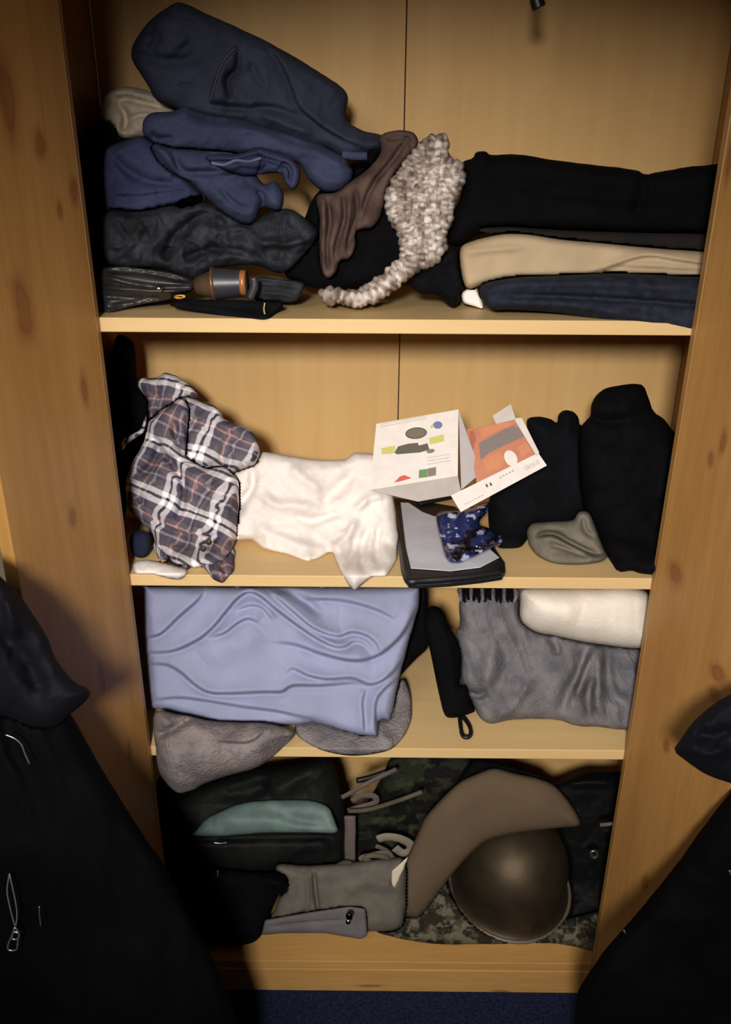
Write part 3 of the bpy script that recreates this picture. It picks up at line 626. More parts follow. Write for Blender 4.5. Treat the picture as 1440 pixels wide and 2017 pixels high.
o = cloth('white_tshirt', C, [(560, 985), (560, 880), (580, 800), (600, 740), (600, 690), (640, 640), (690, 620), (740, 578), (860, 600), (1000, 618), (1110, 615), (1160, 582), (1240, 588), (1300, 600), (1330, 760), (1345, 860), (1358, 960), (1355, 1070), (1310, 1150), (1230, 1156), (1160, 1218), (1125, 1185), (1080, 1100), (1050, 1038), (950, 1082), (850, 1052), (740, 1022), (690, 982)],
          .12, M['white'], lean=.45, thick=.07, puff=.024, rim=30, zs=Z2, res=3.6, seed=81, crump=.008, cs_=60, order=.03, edge=1.5, smooth=.12,
          folds=[([(690, 660), (690, 740), (650, 800), (620, 880)], 9, -.016), ([(720, 760), (800, 820), (900, 830), (1000, 850)], 12, .010), ([(850, 640), (940, 720), (1010, 760)], 14, .009), ([(1010, 860), (1040, 780), (1110, 720), (1180, 640)], 14, -.012),
                 ([(880, 870), (960, 900), (1020, 880), (1100, 860)], 9, -.012), ([(1050, 1030), (1130, 960), (1160, 880)], 10, .012), ([(1200, 1140), (1190, 1020), (1230, 920)], 8, -.012), ([(1270, 1120), (1260, 1000), (1280, 900)], 8, -.010), ([(1160, 850), (1220, 800), (1290, 780)], 9, .009),
                 ([(690, 900), (780, 960), (900, 1000), (980, 1010)], 12, .009), ([(1110, 1110), (1150, 1040), (1160, 960)], 7, -.010)])
tag(o, 'white cotton T-shirt spread over the middle of the second shelf, one corner over the edge', 't-shirt')

# the opened underwear box
card = plain_mat('white_card', (226, 216, 206), .6)
cardg = plain_mat('card_inside', (196, 190, 188), .7)
bx = empty('opened_carton', atY(880, 960, .1), 'opened white cardboard underwear carton with printed panels on the white T-shirt', 'carton')
def on_plane(p, P, n):
    r = Vector(rays([p])[0]); c = Vector(CAM); return c+r*((P-c).dot(n)/r.dot(n))
def quad_panel(name, T, q, Ys, mat, thick=.0012, parent=None):
    Q = px(T, q); P = [atY(*Q[0], Ys[0]), atY(*Q[1], Ys[1]), None, atY(*Q[3], Ys[3])]
    n = (P[1]-P[0]).cross(P[3]-P[0]).normalized()
    if n.dot(P[0]-Vector(CAM)) < 0: n = -n
    P[2] = on_plane(Q[2], P[0], n)
    V = P+[p+n*thick for p in P]
    o = link(name, V, [(0, 1, 2, 3), (7, 6, 5, 4), (0, 4, 5, 1), (1, 5, 6, 2), (2, 6, 7, 3), (3, 7, 4, 0)], mat, parent, False)
    occ_solid(o, .001); return o, P, n
LIFT = [0]
def dec(P, n, q, pts, mat, name='print', par=None):
    """flat print on a panel"""
    LIFT[0] += 1
    return link(name, [on_plane(p, P[0]-n*(.0004+.00002*LIFT[0]), n) for p in px(D, pts)], [tuple(range(len(pts)))], mat, par, False)
olive = plain_mat('print_olive', (76, 70, 52), .6); lime = plain_mat('print_lime', (196, 190, 96), .6); red = plain_mat('print_red', (204, 74, 50), .6)
blue = plain_mat('print_blue', (98, 108, 150), .6); green = plain_mat('print_green', (92, 132, 66), .6); grey = plain_mat('print_grey', (120, 106, 96), .6); ink = plain_mat('print_ink', (60, 52, 50), .6); faint = plain_mat('print_faint', (168, 160, 152), .6); skin2 = plain_mat('print_tan', (160, 86, 50), .6); peach = plain_mat('print_peach', (200, 124, 78), .6)
q1 = [(112, 207), (465, 145), (462, 430), (84, 492)]
pb, P1, n1 = quad_panel('back_panel', D, q1, (.13, .12, .065, .075), card, parent=bx)
quad_panel('bottom_panel', D, [(84, 492), (462, 430), (478, 508), (290, 541)], (.0745, .0645, .085, .095), card, parent=bx)
quad_panel('side_flap', D, [(467, 150), (535, 345), (580, 402), (478, 490)], (.121, .10, .09, .066), cardg, parent=bx)
q2 = [(500, 232), (738, 182), (812, 330), (545, 470)]
pf, P2, n2 = quad_panel('front_panel', D, q2, (.125, .12, .07, .075), plain_mat('print_skin', (184, 104, 58), .5), parent=bx)
q3 = [(480, 500), (738, 350), (845, 385), (475, 586)]; q3 = [(432, 515), (808, 332), (845, 386), (475, 586)]
pe, P3, n3 = quad_panel('edge_panel', D, q3, (.066, .0705, .062, .052), card, parent=bx)
quad_panel('top_flap', D, [(612, 172), (690, 122), (712, 188), (625, 206)], (.14, .14, .121, .1225), card, parent=bx)
dec(P2, n2, q2, [(552, 226), (738, 182), (745, 196), (558, 244)], peach, par=pf)
quad_panel('side_flap', D, [(702, 182), (738, 182), (812, 330), (800, 345)], (.115, .114, .066, .066), card, parent=bx)
def ell(cx, cy, rx, ry, a=0, n=24): return [(cx+rx*cs(t)*cs(a)-ry*sn(t)*sn(a), cy+rx*cs(t)*sn(a)+ry*sn(t)*cs(a)) for t in [2*math.pi*i/n for i in range(n)]]
dec(P1, n1, q1, ell(283, 247, 47, 25, -.1), olive, par=pb); dec(P1, n1, q1, ell(283, 247, 40, 19, -.1), plain_mat('print_olive_pale', (104, 94, 72), .6), par=pb)
dec(P1, n1, q1, ell(376, 212, 20, 16, -.1), blue, par=pb); dec(P1, n1, q1, [(345, 216), (356, 206), (354, 226), (345, 228)], lime, par=pb)
dec(P1, n1, q1, [(133, 312), (195, 300), (190, 334), (136, 338)], lime, par=pb)
dec(P1, n1, q1, [(205, 304), (250, 292), (290, 288), (295, 300), (332, 290), (340, 318), (300, 330), (200, 338), (190, 330)], olive, par=pb)
dec(P1, n1, q1, [(338, 268), (400, 252), (405, 282), (342, 296)], lime, par=pb)
dec(P1, n1, q1, ell(345, 324, 18, 9, -.2), grey, par=pb)
dec(P1, n1, q1, [(296, 405), (332, 400), (331, 436), (294, 440)], green, par=pb); dec(P1, n1, q1, [(333, 399), (369, 392), (368, 428), (332, 435)], grey, par=pb)
dec(P1, n1, q1, [(188, 460), (212, 434), (232, 427), (264, 440), (230, 450)], red, par=pb)
for y0 in (352, 366, 380): dec(P1, n1, q1, [(330, y0), (430, y0-16), (430, y0-14), (330, y0+2)], faint, 'text_line', pb)
for y0 in (196, 206): dec(P1, n1, q1, [(130, y0+12), (330, y0-24), (330, y0-22), (130, y0+14)], faint, 'text_line', pb)
# front photograph: orange torsos, grey trunks band, white oval
dec(P2, n2, q2, [(552, 290), (650, 236), (700, 214), (728, 228), (748, 262), (680, 290), (600, 330), (560, 362)], grey, par=pf)
dec(P2, n2, q2, [(570, 365), (640, 325), (660, 350), (655, 392), (590, 420)], peach, par=pf); dec(P2, n2, q2, ell(690, 355, 26, 36, -.5), card, par=pf)
dec(P2, n2, q2, [(715, 310), (755, 285), (780, 320), (740, 352)], peach, par=pf); dec(P2, n2, q2, [(510, 240), (530, 236), (540, 270), (528, 320), (516, 300)], skin2, par=pf); dec(P2, n2, q2, [(560, 240), (690, 196), (700, 210), (640, 236), (565, 270)], peach, par=pf)
for k in range(9):
    x = 745+k*7; dec(P3, n3, q3, [(x, 392-k*3.6), (x+2+(k % 3), 391-k*3.6), (x+12+(k % 3), 408-k*3.6), (x+10, 409-k*3.6)], faint, 'barcode', pe)
for a in ((580, 468), (597, 462)): dec(P3, n3, q3, [(a[0], a[1]), (a[0]+7, a[1]-4), (a[0]+14, a[1]+8), (a[0]+6, a[1]+13)], ink, 'lettering', pe)
for k in range(5): dec(P3, n3, q3, [(640+k*13, 436-k*7), (648+k*13, 432-k*7), (652+k*13, 438-k*7), (644+k*13, 442-k*7)], faint, 'lettering', pe)
for k in range(6): dec(P3, n3, q3, [(490+k*14, 552-k*7), (500+k*14, 547-k*7), (502+k*14, 550-k*7), (492+k*14, 555-k*7)], faint, 'lettering', pe)

# tablet sleeve lying open
ts = empty('tablet_case', atZ(885, 1060, Z2), 'black padded tablet case lying open with a grey sheet inside, below the carton', 'case')
caseb = plain_mat('case_black', (20, 20, 24), .45)
def shelf_slab(name, T, pts, z0, z1, mat, parent, bev=.003, zref=None):
    P = [atZ(*p, z1) for p in px(T, pts)]
    V = [Vector((p.x, p.y, z1)) for p in P]+[Vector((p.x, p.y, z0)) for p in P]; k = len(P)
    # keep the top ring facing up
    ar = sum(V[i].x*V[(i+1) % k].y-V[(i+1) % k].x*V[i].y for i in range(k))
    top = tuple(range(k)) if ar > 0 else tuple(range(k))[::-1]
    fc = [top, tuple(i+k for i in top)[::-1]]+[((i+1) % k, i, i+k, (i+1) % k+k) if ar > 0 else (i, (i+1) % k, (i+1) % k+k, i+k) for i in range(k)]
    o = link(name, V, fc, mat, parent, False)
    b = o.modifiers.new('b', 'BEVEL'); b.width = bev; b.segments = 2; return o
outer = [(178, 540), (186, 527), (205, 524), (330, 540), (450, 560), (560, 640), (640, 765), (665, 800), (668, 835), (655, 858), (560, 872), (430, 886), (290, 894), (250, 890), (235, 870)]
shelf_slab('case_back', D, outer, Z2+.0005, Z2+.011, caseb, ts)
rim_px = [(192, 540), (210, 640), (225, 760), (246, 876), (300, 880), (430, 872), (560, 858), (648, 842)]
tube('zip_rim', [atZ(*p, Z2+.014) for p in px(D, rim_px)], .007, caseb, ts, sub=3)
shelf_slab('grey_sheet', D, [(216, 545), (250, 545), (310, 585), (365, 605), (500, 660), (600, 745), (640, 780), (560, 822), (430, 838), (260, 826), (240, 740)], Z2+.012, Z2+.0135, cloth_mat('grey_lining', (205, 205, 212), (190, 190, 198)), ts, .0005)
tube('elastic_strap', [atZ(*p, Z2+.0165) for p in px(D, [(290, 545), (360, 535), (432, 520)])], .012, caseb, ts, flat=.25, rot=1.57)
def foil_dye(x, y, h):
    out = rgba((30, 40, 84), len(x)); k = fbm(x/22, y/15, 91, 2); out[k > .1] = lin((12, 13, 22)); q = fbm(x/15+3, y/8, 17, 2); out[q > .42] = lin((170, 176, 206)); return out
o = cloth('foil_packet', D, [(365, 592), (400, 578), (480, 572), (560, 548), (600, 540), (592, 580), (545, 635), (600, 655), (650, 690), (657, 722), (600, 748), (530, 782), (470, 808), (425, 806), (400, 770), (385, 700), (370, 640)],
          .10, attr_mat('packet_film', rough=.16, bump=.1, spec=.7, coat=.6), lean=1.2, thick=.03, puff=.03, rim=26, zs=Z2+.015, res=3, crump=.012, cs_=26, seed=85, dye=foil_dye)
tag(o, 'shiny dark blue plastic packet with white print lying in the tablet case', 'packet')

o = cloth('grey_beanie', D, [(757, 665), (780, 632), (860, 628), (960, 622), (975, 590), (1000, 580), (1030, 590), (1050, 640), (1070, 700), (1095, 755), (1112, 775), (1090, 795), (1060, 806), (960, 816), (870, 806), (800, 775), (765, 725)],
          .09, cloth_mat('grey_green_knit', (120, 112, 98), (98, 92, 80), bump=.8, scale=500), lean=.5, thick=.06, puff=.028, rim=18, zs=Z2, res=3.0, seed=86, crump=.005, cs_=40,
          folds=[([(1095, 768), (1040, 762), (950, 722), (870, 682), (800, 688)], 26, .02, 's'), ([(800, 690), (870, 680), (950, 720), (1040, 765), (1085, 770)], 5, -.02), ([(850, 720), (930, 745), (1030, 785)], 5, -.009), ([(1000, 600), (1010, 660), (1050, 700)], 6, -.01)])
tag(o, 'grey-green knitted beanie folded flat in front of the black coats', 'beanie')
o = cloth('black_fleece', D, [(590, 560), (620, 480), (790, 330), (750, 190), (800, 172), (860, 183), (890, 207), (893, 165), (920, 147), (960, 153), (982, 180), (985, 217), (1040, 200), (1080, 400), (1060, 600), (1000, 640), (960, 660), (780, 680), (757, 710), (735, 738), (680, 745), (630, 740), (600, 690)],
          .19, M['blackb'], lean=.2, thick=.14, puff=.05, rim=50, zs=Z2, seed=87, crump=.006)
tag(o, 'black fleece bundle with a round knob on top, between carton and beanie', 'fleece')
o = cloth('black_padded_coat', D, [(985, 235), (1015, 190), (1035, 172), (1035, 115), (1075, 65), (1130, 45), (1220, 34), (1262, 40), (1282, 95), (1302, 158), (1350, 185), (1390, 240), (1460, 300), (1460, 860), (1290, 855), (1240, 850), (1210, 838), (1150, 845), (1120, 800), (1080, 740), (1050, 650), (1000, 560)],
          .14, M['black'], lean=.2, thick=.18, puff=.07, rim=60, zs=Z2, seed=88, crump=.008, folds=[([(1040, 180), (1120, 200), (1290, 170)], 12, -.014), ([(1080, 700), (1180, 740), (1280, 730)], 16, .012)])
tag(o, 'bulky black padded coat standing folded at the right end of the second shelf', 'coat')

# ================================================================== third shelf
blu = cloth_mat('pale_blue_fleece', (152, 155, 184), (144, 147, 172), bump=.5, scale=380)
o = cloth('blue_blanket', E, [(60, 62), (55, 280), (60, 380), (70, 480), (90, 632), (180, 652), (280, 682), (400, 718), (520, 722), (640, 722), (780, 715), (860, 700), (960, 730), (1080, 765), (1160, 770), (1166, 700), (1180, 688), (1218, 690), (1235, 640), (1250, 560), (1280, 430), (1320, 280), (1358, 150), (1357, 62), (900, 62), (500, 62)],
          .065, blu, lean=.3, thick=.18, puff=.035, rim=20, zs=Z3, res=3.3, seed=91, fk=1.15, crump=.002, cs_=90, smooth=.05,
          folds=[([(40, 300), (130, 290), (230, 200), (310, 130), (345, 80)], 40, 0.0238, 's'),
                 ([(40, 372), (180, 370), (300, 322), (380, 260), (440, 190), (500, 120), (550, 90), (600, 105), (680, 170), (780, 245), (880, 312), (960, 348), (1010, 345), (1050, 322), (1100, 335), (1130, 380)], 36, 0.0272, 's'),
                 ([(1130, 385), (1040, 385), (960, 370), (860, 330)], 22, 0.0136), ([(365, 305), (440, 280), (500, 235), (550, 214), (600, 235)], 16, 0.0204, 's'), ([(490, 175), (560, 150), (620, 165), (665, 225)], 10, 0.017, 's'),
                 ([(650, 85), (760, 180), (860, 260), (970, 298), (1040, 278), (1115, 298), (1162, 345), (1165, 390)], 20, 0.0221, 's'),
                 ([(680, 325), (780, 340), (900, 382), (1030, 412), (1130, 402), (1220, 350), (1290, 270), (1345, 160)], 34, 0.0238, 's'),
                 ([(60, 430), (160, 432), (230, 470), (300, 530), (370, 565), (480, 568), (620, 562), (710, 560), (760, 532), (900, 530), (1040, 520), (1100, 542)], 34, 0.0255, 's'),
                 ([(728, 480), (760, 450), (830, 482), (920, 500), (1040, 496), (1120, 525), (1180, 510), (1235, 465), (1285, 400)], 22, 0.0221, 's'),
                 ([(80, 600), (220, 588), (350, 602), (520, 630), (700, 655), (880, 695)], 22, 0.017, 's'),
                 ([(1105, 540), (1090, 600), (1090, 680), (1092, 762)], 14, -.0, ), ([(1100, 760), (1096, 680), (1092, 600), (1112, 540)], 18, 0.017, 's'), ([(1166, 760), (1152, 680), (1158, 600), (1200, 540), (1250, 500)], 14, 0.0204, 's'),
                 ([(640, 70), (720, 75), (830, 140), (900, 200)], 10, -0.017), ([(340, 420), (430, 350), (520, 330), (600, 260)], 30, 0.0136), ([(820, 120), (1000, 130), (1150, 170), (1250, 220)], 30, 0.017, 's')])
tag(o, 'pale blue fleece blanket folded in thick wavy layers on the third shelf', 'blanket')
gry = cloth_mat('grey_plush', (138, 126, 122), (108, 100, 100), bump=1., scale=170, var=20, dist=.004)
o = cloth('grey_plush_blanket', E, [(100, 640), (250, 670), (400, 700), (640, 705), (750, 735), (772, 765), (700, 835), (640, 887), (580, 922), (460, 952), (340, 992), (290, 1022), (220, 1042), (170, 1002), (125, 932), (108, 800)],
          -.012, gry, lean=.12, thick=.10, puff=.05, rim=44, res=3.5, seed=94, zref=Z3, crump=.004, fine=.002,
          folds=[([(110, 770), (180, 740), (250, 700), (290, 680)], 8, -.014), ([(400, 790), (500, 800), (570, 790), (630, 740)], 12, .016, 's'), ([(640, 880), (700, 800), (760, 760)], 20, -.01), ([(140, 900), (260, 860), (420, 860)], 40, .008)])
tag(o, 'grey plush blanket under the blue one, corner sagging over the third shelf edge', 'blanket')
o = cloth('grey_cushion', E, [(780, 690), (900, 690), (1100, 700), (1200, 640), (1260, 500), (1290, 500), (1318, 580), (1325, 680), (1295, 760), (1230, 832), (1130, 856), (1020, 862), (900, 838), (800, 785), (765, 740)],
          .12, cloth_mat('grey_plush_pale', (140, 132, 130), (116, 110, 112), bump=1., scale=170, var=18, dist=.004), lean=.5, thick=.08, puff=.022, rim=30, zs=Z3, res=3.5, seed=95, fine=.002,
          folds=[([(1170, 700), (1180, 760), (1240, 800)], 10, .010)])
tag(o, 'rounded grey plush cushion squashed under the right end of the blue blanket', 'cushion')

ub = empty('compact_umbrella', atY(890, 1390, .1), 'black compact umbrella in its sleeve with a wrist loop, leaning between the blankets', 'umbrella')
cloth('sleeve', F, [(170, 185), (215, 172), (260, 210), (290, 290), (332, 350), (357, 450), (352, 580), (340, 610), (386, 606), (402, 680), (437, 750), (400, 766), (330, 787), (265, 782), (230, 640), (182, 400), (150, 300)],
      .08, M['black'], lean=.35, thick=.04, puff=.03, rim=22, zs=Z3, res=3.5, parent=ub, seed=96, folds=[([(230, 250), (290, 450), (320, 700)], 9, .006)])
cloth('flap', F, [(120, 76), (172, 76), (175, 200), (190, 390), (100, 475), (35, 545), (20, 560), (40, 400), (90, 330)], .16, M['black'], lean=.2, thick=.04, puff=.02, rim=18, zs=Z3, res=4, parent=ub, seed=97)
tube('wrist_loop', [atZ(*p, Z3+.012) for p in px(F, [(350, 782), (352, 830), (362, 880), (385, 893), (408, 878), (402, 835), (372, 790)])], .0042, plain_mat('loop_black', (16, 16, 16), .5), ub, closed=True)
thm = cloth_mat('grey_marl_fleece', (122, 118, 120), (92, 90, 94), bump=.9, scale=200, var=22, dist=.003)
gt = empty('grey_throw', atY(1080, 1400, .1), 'dark grey marl throw with ragged fringe, under the white towel on the third shelf', 'throw')
cloth('body', F, [(345, 110), (660, 110), (682, 250), (760, 300), (900, 330), (1080, 370), (1400, 390), (1420, 860), (1245, 852), (1100, 836), (980, 830), (900, 800), (800, 790), (700, 792), (620, 796), (520, 822), (470, 800), (430, 742), (390, 640), (350, 590), (352, 440), (325, 310), (350, 290)],
      .09, thm, lean=.25, thick=.18, puff=.05, rim=50, zs=Z3, res=3.6, parent=gt, seed=98, crump=.005, cdir=1.25, cs_=34, fine=.001,
      folds=[([(400, 640), (450, 665), (500, 640)], 7, -.016), ([(530, 380), (510, 520), (480, 620)], 12, .009), ([(1040, 400), (1000, 540), (940, 640), (900, 760)], 12, -.016), ([(1090, 400), (1020, 560), (980, 700)], 9, .014), ([(1110, 400), (1100, 560), (1110, 740)], 10, .012), ([(1080, 560), (1050, 660), (1060, 780)], 9, -.018), ([(1150, 420), (1160, 560), (1200, 680), (1260, 700)], 10, -.014), ([(830, 340), (880, 400), (880, 450)], 8, -.009), ([(720, 600), (660, 700), (600, 780)], 9, .008), ([(560, 330), (600, 480), (540, 660)], 12, -.008)])
for k in range(16):
    x = 350+k*20; random.seed(k)
    tube('fringe', [atY(*px(F, [(x, 90)])[0], .10), atY(*px(F, [(x+random.uniform(-5, 5), 125)])[0], .075), atY(*px(F, [(x+random.uniform(-8, 8), 150+random.uniform(-10, 14))])[0], .065)], lambda t: .0062*(1-t*.75), M['black'] if k % 3 else thm, gt, n=6)
o = cloth('white_towel', F, [(684, 74), (900, 74), (1400, 74), (1420, 410), (1310, 406), (1200, 396), (1080, 380), (900, 346), (760, 316), (700, 278), (678, 240), (675, 160)],
          .065, cloth_mat('terry_white', (232, 222, 206), (220, 210, 196), bump=.8, scale=300), lean=.2, thick=.16, puff=.05, rim=46, res=4, seed=99, zref=Z3+.2, crump=.0015, folds=[([(700, 130), (860, 190), (1000, 230)], 30, .008), ([(740, 180), (900, 210), (1300, 200)], 50, .006)])
tag(o, 'white terry towel folded on the grey throw at the right of the third shelf', 'towel')

# ================================================================== bottom of the wardrobe
bg = empty('sports_bag', atY(500, 1700, .1), 'black sports bag with a teal-grey top panel at the bottom left', 'bag')
cloth('top_panel', G, [(262, 572), (300, 530), (350, 470), (420, 430), (540, 380), (640, 360), (740, 355), (900, 352), (1010, 358), (1100, 395), (1130, 470), (1158, 556), (1000, 552), (700, 552), (560, 566), (400, 575)],
      .06, cloth_mat('teal_nylon', (92, 112, 106), (76, 90, 88), rough=.55, spec=.35, var=20, bump=.15), lean=.9, thick=.012, puff=.012, rim=18, res=3.6, zref=.42, parent=bg, seed=101, folds=[([(400, 450), (600, 480), (900, 450)], 20, .006), ([(700, 400), (900, 470), (1100, 500)], 12, -.004)])
cloth('body', G, [(60, 190), (150, 300), (240, 300), (440, 230), (640, 165), (740, 150), (860, 140), (1000, 112), (1060, 90), (1112, 120), (1150, 200), (1172, 310), (1196, 372), (1197, 700), (1130, 765), (1050, 800), (850, 805), (700, 805), (400, 780), (100, 760), (60, 480)],
      .13, cloth_mat('black_green_nylon', (24, 27, 22), (7, 7, 8), rough=.7, spec=.2, var=11), lean=.35, thick=.16, puff=.07, rim=60, res=4, zs=Z4, zref=.3, parent=bg, seed=102, crump=.005,
      folds=[([(740, 330), (900, 220), (1060, 140)], 18, .014), ([(260, 590), (560, 580), (1160, 570)], 10, -.014), ([(420, 340), (620, 300), (760, 260)], 16, -.012)])
tube('zip', [atY(*px(G, [p])[0], .03) for p in [(400, 612), (440, 616), (480, 612)]], .0016, plain_mat('zip_grey', (150, 152, 160), .3, .8), bg)
tube('zip_pull', [atY(*px(G, [p])[0], .03) for p in [(425, 782), (427, 800), (425, 815)]], .0022, plain_mat('zip_pull_grey', (110, 112, 130), .3, .6), bg)
o = cloth('black_tracksuit', G, [(-20, 700), (200, 740), (500, 780), (830, 800), (846, 860), (836, 912), (785, 935), (745, 1030), (705, 1130), (692, 1172), (640, 1216), (520, 1238), (350, 1218), (-20, 1215)],
          .035, M['black'], lean=.25, thick=.16, puff=.03, rim=40, res=4.5, zs=Z4, seed=103, crump=.005, folds=[([(670, 830), (760, 850), (830, 870)], 8, .01)])
tag(o, 'black tracksuit heap on the bottom board below the sports bag', 'tracksuit')
tr = empty('khaki_trousers', atY(660, 1800, .06), 'khaki grey trousers with a steel waist button on the bottom board', 'trousers')
kh = cloth_mat('khaki_twill', (106, 100, 88), (92, 88, 80), var=24)
cloth('waist', N, [(515, 1842), (522, 1812), (560, 1805), (620, 1795), (690, 1785), (720, 1790), (724, 1842), (710, 1850), (640, 1838), (560, 1838)], .028, cloth_mat('grey_twill', (112, 108, 108), (98, 94, 94)), lean=.2, thick=.03, puff=.007, rim=8, zs=Z4, res=3, parent=tr, seed=104, smooth=.06, folds=[([(530, 1826), (600, 1818), (680, 1812)], 3, -.004)])
cloth('leg', N, [(540, 1700), (600, 1705), (680, 1700), (760, 1690), (800, 1690), (800, 1790), (790, 1832), (720, 1835), (600, 1835), (528, 1825), (540, 1790), (555, 1750)], .05, kh, lean=.3, thick=.10, puff=.03, rim=26, zs=Z4, res=3.3, parent=tr, seed=105, crump=.003,
      folds=[([(618, 1715), (622, 1760), (628, 1800)], 4, -.014), ([(530, 1815), (590, 1806), (630, 1800), (660, 1792)], 5, -.010), ([(602, 1720), (606, 1760), (606, 1795)], 4, .005), ([(596, 1792), (602, 1806)], 4, -.012), ([(680, 1760), (720, 1740), (780, 1750)], 14, .006)])
for p, r_, c_ in (((688, 1803), .0075, (60, 60, 64)), ((686, 1814), .0055, (235, 235, 240))):
    q = atY(*p, .004); tube('button', [q, q+Vector((0, -.004, .001))], r_, plain_mat('steel_button_%d' % c_[0], c_, .2, 1.), tr, n=14, sub=1)
camo = attr_mat('camouflage_cotton', rough=.95, bump=.5, scale=300)
cd1 = camo_dye([(36, 38, 27), (14, 14, 11), (50, 50, 36), (22, 20, 17)], 34, 11)
rk = empty('camouflage_rucksack', atY(750, 1650, .2), 'camouflage rucksack with loose straps and buckles behind the khaki trousers', 'rucksack')
cloth('body', H, [(285, 110), (310, 50), (500, 20), (690, 40), (722, 118), (650, 180), (570, 255), (485, 350), (455, 430), (418, 520), (380, 560), (300, 565), (170, 560), (125, 530), (104, 400), (106, 330), (200, 270)], .24, camo, lean=.25, thick=.08, puff=.05, rim=40, zs=Z4, zref=.3, res=4, parent=rk, seed=106, crump=.014, cs_=42, dye=cd1, folds=[([(160, 310), (300, 260), (450, 210), (560, 190)], 12, .018), ([(100, 420), (250, 400), (420, 380)], 8, -.012)])
grn = cloth_mat('olive_webbing', (96, 90, 70), (70, 66, 50)); gyw = cloth_mat('grey_webbing', (106, 92, 88), (84, 74, 72)); blk = plain_mat('buckle_black', (24, 24, 22), .4)
def pts(T, L, Y): return [atY(*px(T, [p])[0], Y) for p in L]
tube('shoulder_strap', pts(H, [(75, 245), (150, 205), (230, 160), (340, 108)], .15), .006, gyw, rk, flat=.5, solid=True)
tube('frame_rod', pts(H, [(150, 162), (210, 148), (290, 120)], .16), .006, blk, rk, solid=True)
tube('shoulder_strap', pts(H, [(118, 330), (120, 400), (118, 470), (120, 540)], .12), .013, gyw, rk, flat=.3, solid=True)
tube('loose_strap', pts(H, [(170, 530), (220, 560), (270, 582), (310, 545), (300, 505), (235, 510)], .11), .007, gyw, rk, flat=.4, closed=True, solid=True)
tube('loose_strap', pts(H, [(250, 440), (290, 428), (350, 435), (400, 460), (405, 490), (370, 505), (330, 480)], .12), .011, cloth_mat('khaki_webbing', (134, 122, 104), (104, 96, 80)), rk, flat=.4, solid=True)
tube('buckle', pts(H, [(60, 570), (110, 550), (150, 580), (170, 565), (180, 590), (120, 615)], .10), .006, cloth_mat('olive_metal', (84, 80, 66)), rk, closed=True, solid=True)
tube('buckle', pts(H, [(190, 530), (230, 515), (300, 530), (260, 560)], .105), .006, grn, rk, closed=True, solid=True)
tube('loose_strap', pts(H, [(130, 260), (170, 235), (230, 235), (240, 265), (180, 285), (110, 305)], .15), .008, gyw, rk, flat=.4, solid=True)
tube('loose_strap', pts(H, [(240, 470), (300, 500), (330, 560), (250, 600), (200, 600)], .115), .006, grn, rk, flat=.4, solid=True)
tube('frame_rod', pts(H, [(110, 305), (200, 300), (330, 262), (460, 215)], .13), .005, grn, rk, solid=True)
o = cloth('paper_label', H, [(392, 522), (375, 575), (350, 630), (326, 678), (314, 640), (316, 590)], .03, plain_mat('cream_paper', (222, 206, 180), .7), lean=.2, thick=.004, puff=.001, rim=6, res=3, hard=True, zs=Z4)
tag(o, 'cream paper wedge poking out at the left edge of the olive felt roll', 'paper')

o = cloth('olive_felt', H, [(405, 808), (350, 790), (306, 770), (310, 700), (350, 600), (400, 500), (440, 410), (470, 338), (560, 238), (640, 165), (720, 128), (800, 100), (900, 128), (1000, 148), (1080, 178), (1140, 240), (1200, 330), (1208, 378), (1100, 386), (950, 402), (830, 424), (760, 446), (690, 505), (610, 595), (540, 690), (450, 805)],
          .07, cloth_mat('olive_brown_felt', (100, 83, 63), (92, 76, 58), bump=.2, var=8), lean=.28, thick=.05, puff=.03, rim=50, zs=Z4, zref=.2, res=4, seed=107)
tag(o, 'olive-brown felt coat collar curving in an arc over the steel helmet', 'coat')

# steel helmet: a lathed dome with a flared rim
hl = empty('steel_helmet', atY(1000, 1760, .06), 'dark olive steel combat helmet with its rim highlight painted as a lighter ring', 'helmet')
hm, hnt, hb = newmat('helmet_paint'); Lk = hnt.links.new
tc = nd(hnt, 'ShaderNodeTexCoord'); nn = nd(hnt, 'ShaderNodeTexNoise', i_Scale=22., i_Detail=6.); Lk(tc.outputs['Object'], nn.inputs[0])
hx = nd(hnt, 'ShaderNodeMix', data_type='RGBA'); hx.inputs[6].default_value = lin((56, 46, 34)); hx.inputs[7].default_value = lin((98, 84, 64)); Lk(nn.outputs['Fac'], hx.inputs[0]); Lk(hx.outputs[2], hb.inputs['Base Color'])
hb.inputs['Roughness'].default_value = .56; hb.inputs['Metallic'].default_value = .8
prof = []
for i in range(22):
    a = i/21*math.pi*.5; prof.append((sn(a)**.92, cs(a)))
prof2 = [(1.0, -.15), (1.005, -.30), (1.02, -.42), (1.06, -.50), (1.10, -.54), (1.115, -.545)]
hax = (Vector((.03, -.12, .97))).normalized()     # crown points towards the room and up
side_ = Vector((1, 0, 0)); side_ = (side_-hax*side_.dot(hax)).normalized(); upv = hax.cross(side_)
hc = atY(1010, 1702, .185); RX, RY, RH = .128, .132, .130
V = []; Fc = []; seg = 56
allp_ = prof+prof2
for (rr, hh_) in allp_:
    for k in range(seg):
        a = 2*math.pi*k/seg; V.append(hc+side_*cs(a)*RX*rr+upv*sn(a)*RY*rr+hax*hh_*RH)
inner = [(rr*.965, hh_*.965 if hh_ > 0 else hh_) for rr, hh_ in allp_][::-1]
for (rr, hh_) in inner:
    for k in range(seg):
        a = 2*math.pi*k/seg; V.append(hc+side_*cs(a)*RX*rr+upv*sn(a)*RY*rr+hax*hh_*RH)
nr = len(allp_)*2
for i in range(nr-1):
    for k in range(seg): l = (k+1) % seg; Fc.append((i*seg+k, (i+1)*seg+k, (i+1)*seg+l, i*seg+l))
